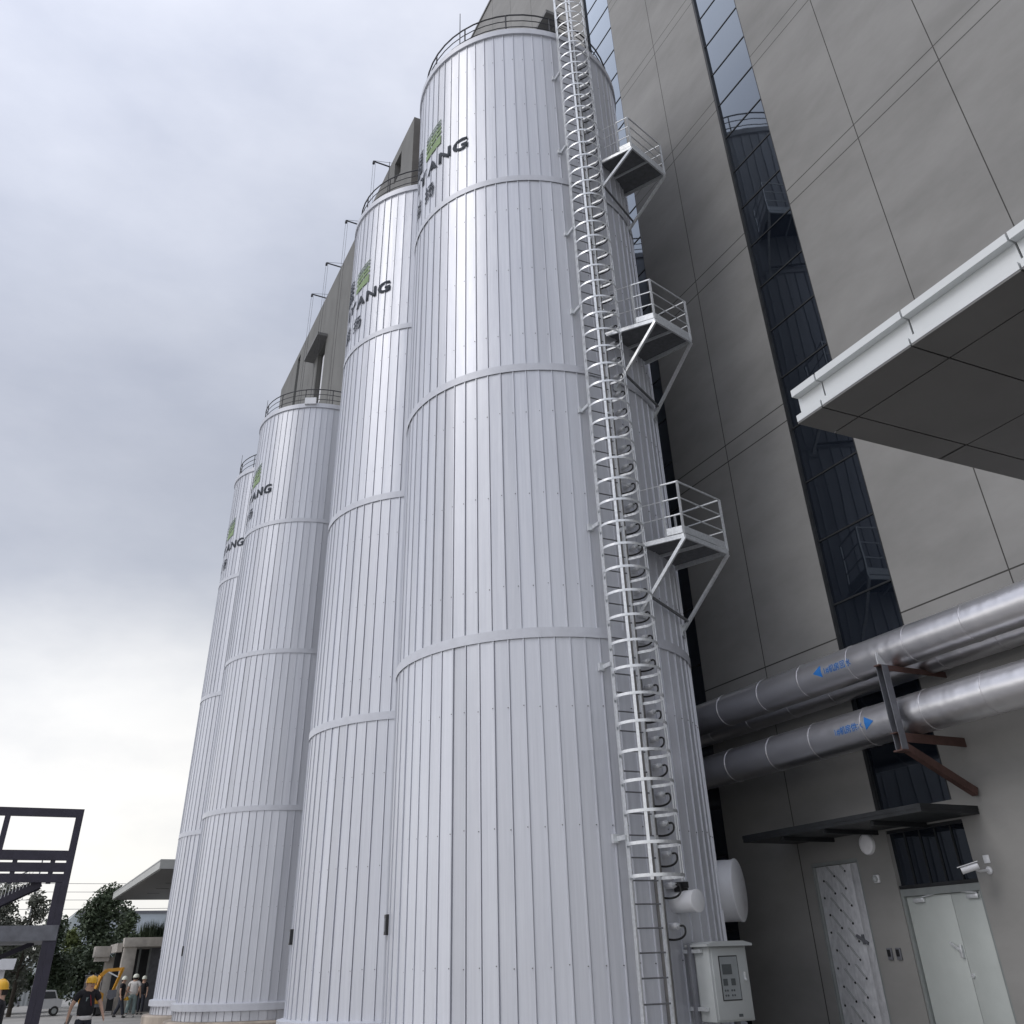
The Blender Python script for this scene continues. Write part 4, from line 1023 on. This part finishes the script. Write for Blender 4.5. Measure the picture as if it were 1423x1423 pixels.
    for side in 'LR':
        an = V['an' + side]
        o = cloth('shoe', [an + Vector((0, .05, -.045)) * s, an + Vector((0, -.06, -.05)) * s, an + Vector((0, -.15, -.06)) * s], [(0, 1), (1, 2)], [(.045, .042), (.048, .04), (.036, .026)], shoe)
    q = MB(); hc = hd + Vector((0, -.005, .045)) * s; rr = .122 * s * (wide ** .6)
    q.lathe(hc, [(rr * 1.02, -.005 * s), (rr, .03 * s), (rr * .92, .075 * s), (rr * .68, .115 * s), (rr * .3, .135 * s), (.001, .138 * s)], 24)
    q.lathe(hc, [(rr * 1.0, -.004 * s), (rr * 1.12, -.01 * s), (rr * 1.10, -.018 * s), (rr * .9, -.012 * s)], 24)
    q.prism([hc + Vector((-.07, -.09, -.006)) * s, hc + Vector((.07, -.09, -.006)) * s, hc + Vector((.045, -.165, -.022)) * s, hc + Vector((-.045, -.165, -.022)) * s], (0, 0, .008))
    q.tube([hc + Vector((0, y, .01 + .134 * math.sqrt(max(0, 1 - (y / .115) ** 2)))) * s for y in (-.09, -.05, 0, .05, .09)], .012 * s, 5)
    o = q.build('helmet', helmet, None, 50); o.parent = t
    if extra: extra(t, V, s)
    t.rotation_euler = (0, 0, rz)
    return t, V, s

def lanyard(t, V, s):
    q = MB(); q.bar(V['chest'] + Vector((.03, -.125, .1)) * s, V['chest'] + Vector((.09, -.135, -.13)) * s, .06 * s, .014); o = q.build('red_sash', M['red'], None, 0); o.parent = t
    q = MB(); q.tube([V['waist'] + Vector((.155 * math.cos(a), .12 * math.sin(a), -.19)) * s for a in [k * math.pi / 8 for k in range(16)]], .05 * s, 6, closed=True); o = q.build('shirt_hem', M['tee_white'], None, 60); o.parent = t
    q = MB(); q.box(-.06 * s, .0, V['chest'].y - .137 * s, V['chest'].y - .125 * s, V['chest'].z - .03, V['chest'].z + .05); o = q.build('shirt_print', M['trouser_green'], None, 0); o.parent = t
person((2.33, 31, 0), R_(10), 1.80, 'worker in yellow helmet and black shirt walking towards the camera', M['tee_black'], M['trouser_dark'], M['tyre'], M['helmet_y'],
       dict(elL=(-.27, .06, 1.14), wrL=(-.30, .02, .93), elR=(.29, .02, 1.15), wrR=(.34, -.08, .94), knL=(-.10, -.10, .50), anL=(-.11, -.14, .09), knR=(.10, .02, .50), anR=(.10, .16, .12), head=(.02, -.03, 1.60)), extra=lanyard, wide=1.28)
person((.17, 23.3, 0), R_(-100), 1.80, 'worker in yellow helmet and black shirt cut by the left edge', M['tee_black'], M['trouser_dark'], M['tyre'], M['helmet_y'],
       dict(elL=(-.22, -.05, 1.13), wrL=(-.2, -.26, 1.02), wrR=(.24, -.16, .93), knL=(-.10, -.14, .52), anL=(-.10, -.14, .1), anR=(.1, .18, .13)), wide=1.2)
person((1.55, 84, 0), R_(-80), 1.70, 'distant worker striding in front of the sheet fence', M['fence_sheet'], M['grey_steel'], M['tyre'], M['helmet_y'],
       dict(knL=(-.1, -.2, .52), anL=(-.1, -.32, .1), knR=(.1, .1, .5), anR=(.1, .38, .14)), wide=1.1)
person((5.86, 57.3, 0), R_(70), 1.68, 'worker in dark clothes and white helmet beside the man in white', M['tee_black'], M['trouser_dark'], M['tyre'], M['helmet_w'],
       dict(knL=(-.1, -.15, .52), anL=(-.1, -.26, .1), knR=(.1, .06, .5), anR=(.1, .28, .13), elR=(.2, -.08, 1.14), wrR=(.16, -.28, 1.1)), wide=1.25)
def carried(t, V, s): pass
wm, WV, ws = person((6.44, 57.6, 0), R_(160), 1.76, 'man in white shirt and pale helmet seen from behind', M['tee_white'], M['trouser_green'], M['shoe_white'], M['helmet_w'],
       dict(knL=(-.08, -.12, .52), anL=(-.112, -.05, .09), knR=(.13, -.06, .50), anR=(.10, .30, .15), wrR=(.28, -.02, .88), wrL=(-.25, -.08, .9)), wide=1.3)
person((7.22, 60.5, 0), R_(-30), 1.66, 'worker in dark clothes half hidden behind the farthest tank', M['tee_black'], M['trouser_dark'], M['tyre'], M['helmet_w'], dict(), wide=1.1)
# helmet carried by the man in white
hp = Vector((6.13, 57.4, .72))
q = MB(); q.lathe(hp, [(.13, 0), (.125, .04), (.10, .09), (.05, .125), (.001, .13)], 20); q.lathe(hp, [(.12, 0), (.15, -.01), (.13, -.02)], 20); q.tube([hp + Vector((.1, 0, 0)), hp + Vector((.06, .05, .17)), hp + Vector((-.08, 0, 0))], .012, 5)
tag(q.build('carried_helmet', M['helmet_y'], None, 50, hp), 'yellow helmet carried in the hand of the man in white', 'helmet')
# bundle of hose dragged by the front worker
q = MB(); rnd = random.Random(3)
for k in range(7):
    o = Vector((rnd.uniform(-.05, .05), rnd.uniform(-.1, .1), 0))
    q.tube([Vector((2.02, 31.05, .98)) + o * .3, Vector((1.90, 31.1, .72)) + o, Vector((1.78, 31.2, .42)) + o * 1.4, Vector((1.62, 31.3, .12)) + o * 1.6, Vector((1.40, 31.5, .03)) + o * 2], .022, 6)
tag(q.build('hose_bundle', M['duct'], None, 60, (1.8, 31.2, 0)), 'grey bundle of hose trailing from the hand of the front worker', 'hose')

# ------------------------------------------------------------------ camera
PITCH, ROLL, YAW = R_(33.52), R_(-1.84), R_(-26.6)
CAMZ = 1.9
cp, sp_ = math.cos(PITCH), math.sin(PITCH); cr_, sr = math.cos(ROLL), math.sin(ROLL)
def cvec(x, y): return Vector((x * cr_ - y * sr, -(x * sr + y * cr_) * sp_, (x * sr + y * cr_) * cp))
EX = Vector((math.cos(YAW), -math.sin(YAW), 0)); EY = Vector((math.sin(YAW), math.cos(YAW), 0))
def toW(v): return Vector((v.x * EX.x + v.y * EX.y, v.x * EY.x + v.y * EY.y, v.z))
right = toW(cvec(1, 0)); upv = toW(cvec(0, 1)); fwd = toW(Vector((0, cp, sp_)))
cam = bpy.data.cameras.new('camera'); co = bpy.data.objects.new('camera', cam); COL.objects.link(co)
co.matrix_world = Matrix(((right.x, upv.x, -fwd.x, 0), (right.y, upv.y, -fwd.y, 0), (right.z, upv.z, -fwd.z, CAMZ), (0, 0, 0, 1)))
cam.sensor_width = 36; cam.sensor_fit = 'HORIZONTAL'; cam.lens = 1239.3 / 1423 * 36; cam.shift_y = -200. / 1423
cam.clip_start = .1; cam.clip_end = 3000
sc.camera = co

# ------------------------------------------------------------------ light
SUN_EL, SUN_AZ = R_(42), R_(180)      # direction towards the sun, azimuth in the x-y plane
sd = Vector((math.cos(SUN_EL) * math.cos(SUN_AZ), math.cos(SUN_EL) * math.sin(SUN_AZ), math.sin(SUN_EL)))
sl = bpy.data.lights.new('sun', 'SUN'); sl.energy = .8; sl.angle = R_(28); sl.color = (1, .96, .91)
so = bpy.data.objects.new('sun', sl); COL.objects.link(so); so.rotation_euler = sd.to_track_quat('Z', 'Y').to_euler()

w = bpy.data.worlds.new('World'); sc.world = w; w.use_nodes = True; nt = w.node_tree
bg = nt.nodes['Background']; out = nt.nodes['World Output']
sky = nt.nodes.new('ShaderNodeTexSky'); sky.sky_type = 'NISHITA'; sky.sun_disc = False; sky.sun_elevation = SUN_EL; sky.sun_rotation = math.pi / 2 - SUN_AZ
sky.air_density = 1.5; sky.dust_density = 3
bg.inputs['Strength'].default_value = .1
tc = nt.nodes.new('ShaderNodeTexCoord'); sx = nt.nodes.new('ShaderNodeSeparateXYZ'); nt.links.new(tc.outputs['Generated'], sx.inputs[0])
mp = nt.nodes.new('ShaderNodeMapping'); mp.inputs['Scale'].default_value = (1.2, 1.2, 2.6); nt.links.new(tc.outputs['Generated'], mp.inputs['Vector'])
nz = nt.nodes.new('ShaderNodeTexNoise'); nz.inputs['Scale'].default_value = 1.6; nz.inputs['Detail'].default_value = 6; nz.inputs['Roughness'].default_value = .5
nt.links.new(mp.outputs['Vector'], nz.inputs['Vector'])
def wm_(op, a, b_):
    k = nt.nodes.new('ShaderNodeMath'); k.operation = op
    for i, x in enumerate((a, b_)):
        if isinstance(x, (int, float)): k.inputs[i].default_value = x
        else: nt.links.new(x, k.inputs[i])
    return k.outputs[0]
hz = wm_('ADD', sx.outputs['Z'], wm_('MULTIPLY', wm_('SUBTRACT', nz.outputs['Fac'], .5), .30))
cl = ramp(nt, hz, [(0., (1.12, 1.11, 1.06)), (.13, (1.14, 1.13, 1.10)), (.23, (.92, .93, .94)), (.35, (.55, .58, .65)), (.45, (.475, .505, .58)), (.60, (.54, .575, .66)), (.78, (.65, .685, .775)), (1., (.98, 1.0, 1.06))])
# the cloud deck is brighter towards the veiled sun behind the camera
dt = nt.nodes.new('ShaderNodeVectorMath'); dt.operation = 'DOT_PRODUCT'; nt.links.new(tc.outputs['Generated'], dt.inputs[0]); dt.inputs[1].default_value = sd
gl = ramp(nt, wm_('ADD', wm_('MULTIPLY', dt.outputs['Value'], .5), .5), [(.45, 1.), (.98, 2.4)])
gl.color_ramp.elements[1].color = (1, 1, 1.03, 1); gl.color_ramp.elements[0].color = (.60, .60, .605, 1)
mul = nt.nodes.new('ShaderNodeMixRGB'); mul.blend_type = 'MULTIPLY'; mul.inputs['Fac'].default_value = 1
mp2 = nt.nodes.new('ShaderNodeMapping'); mp2.inputs['Scale'].default_value = (1, 1, 2.2); nt.links.new(tc.outputs['Generated'], mp2.inputs['Vector'])
nz2 = nt.nodes.new('ShaderNodeTexNoise'); nz2.inputs['Scale'].default_value = 4.5; nz2.inputs['Detail'].default_value = 7; nz2.inputs['Roughness'].default_value = .55; nt.links.new(mp2.outputs['Vector'], nz2.inputs['Vector'])
tex = ramp(nt, nz2.outputs['Fac'], [(.3, (.87, .878, .90)), (.7, (1.07, 1.06, 1.045))])
ml2 = nt.nodes.new('ShaderNodeMixRGB'); ml2.blend_type = 'MULTIPLY'; ml2.inputs['Fac'].default_value = 1
nt.links.new(cl.outputs['Color'], ml2.inputs['Color1']); nt.links.new(tex.outputs['Color'], ml2.inputs['Color2'])
nt.links.new(ml2.outputs['Color'], mul.inputs['Color1']); nt.links.new(gl.outputs['Color'], mul.inputs['Color2'])
gain = nt.nodes.new('ShaderNodeMixRGB'); gain.blend_type = 'MULTIPLY'; gain.inputs['Fac'].default_value = 1; gain.inputs['Color2'].default_value = (13., 13., 13., 1)
nt.links.new(mul.outputs['Color'], gain.inputs['Color1'])
mix = nt.nodes.new('ShaderNodeMixRGB'); mix.inputs['Fac'].default_value = .94
nt.links.new(sky.outputs['Color'], mix.inputs['Color1']); nt.links.new(gain.outputs['Color'], mix.inputs['Color2'])
nt.links.new(mix.outputs['Color'], bg.inputs['Color'])

sc.view_settings.view_transform = 'Standard'; sc.view_settings.look = 'None'; sc.view_settings.gamma = 1; sc.view_settings.exposure = .18
sc.cycles.max_bounces = 8; sc.cycles.diffuse_bounces = 3; sc.cycles.glossy_bounces = 4
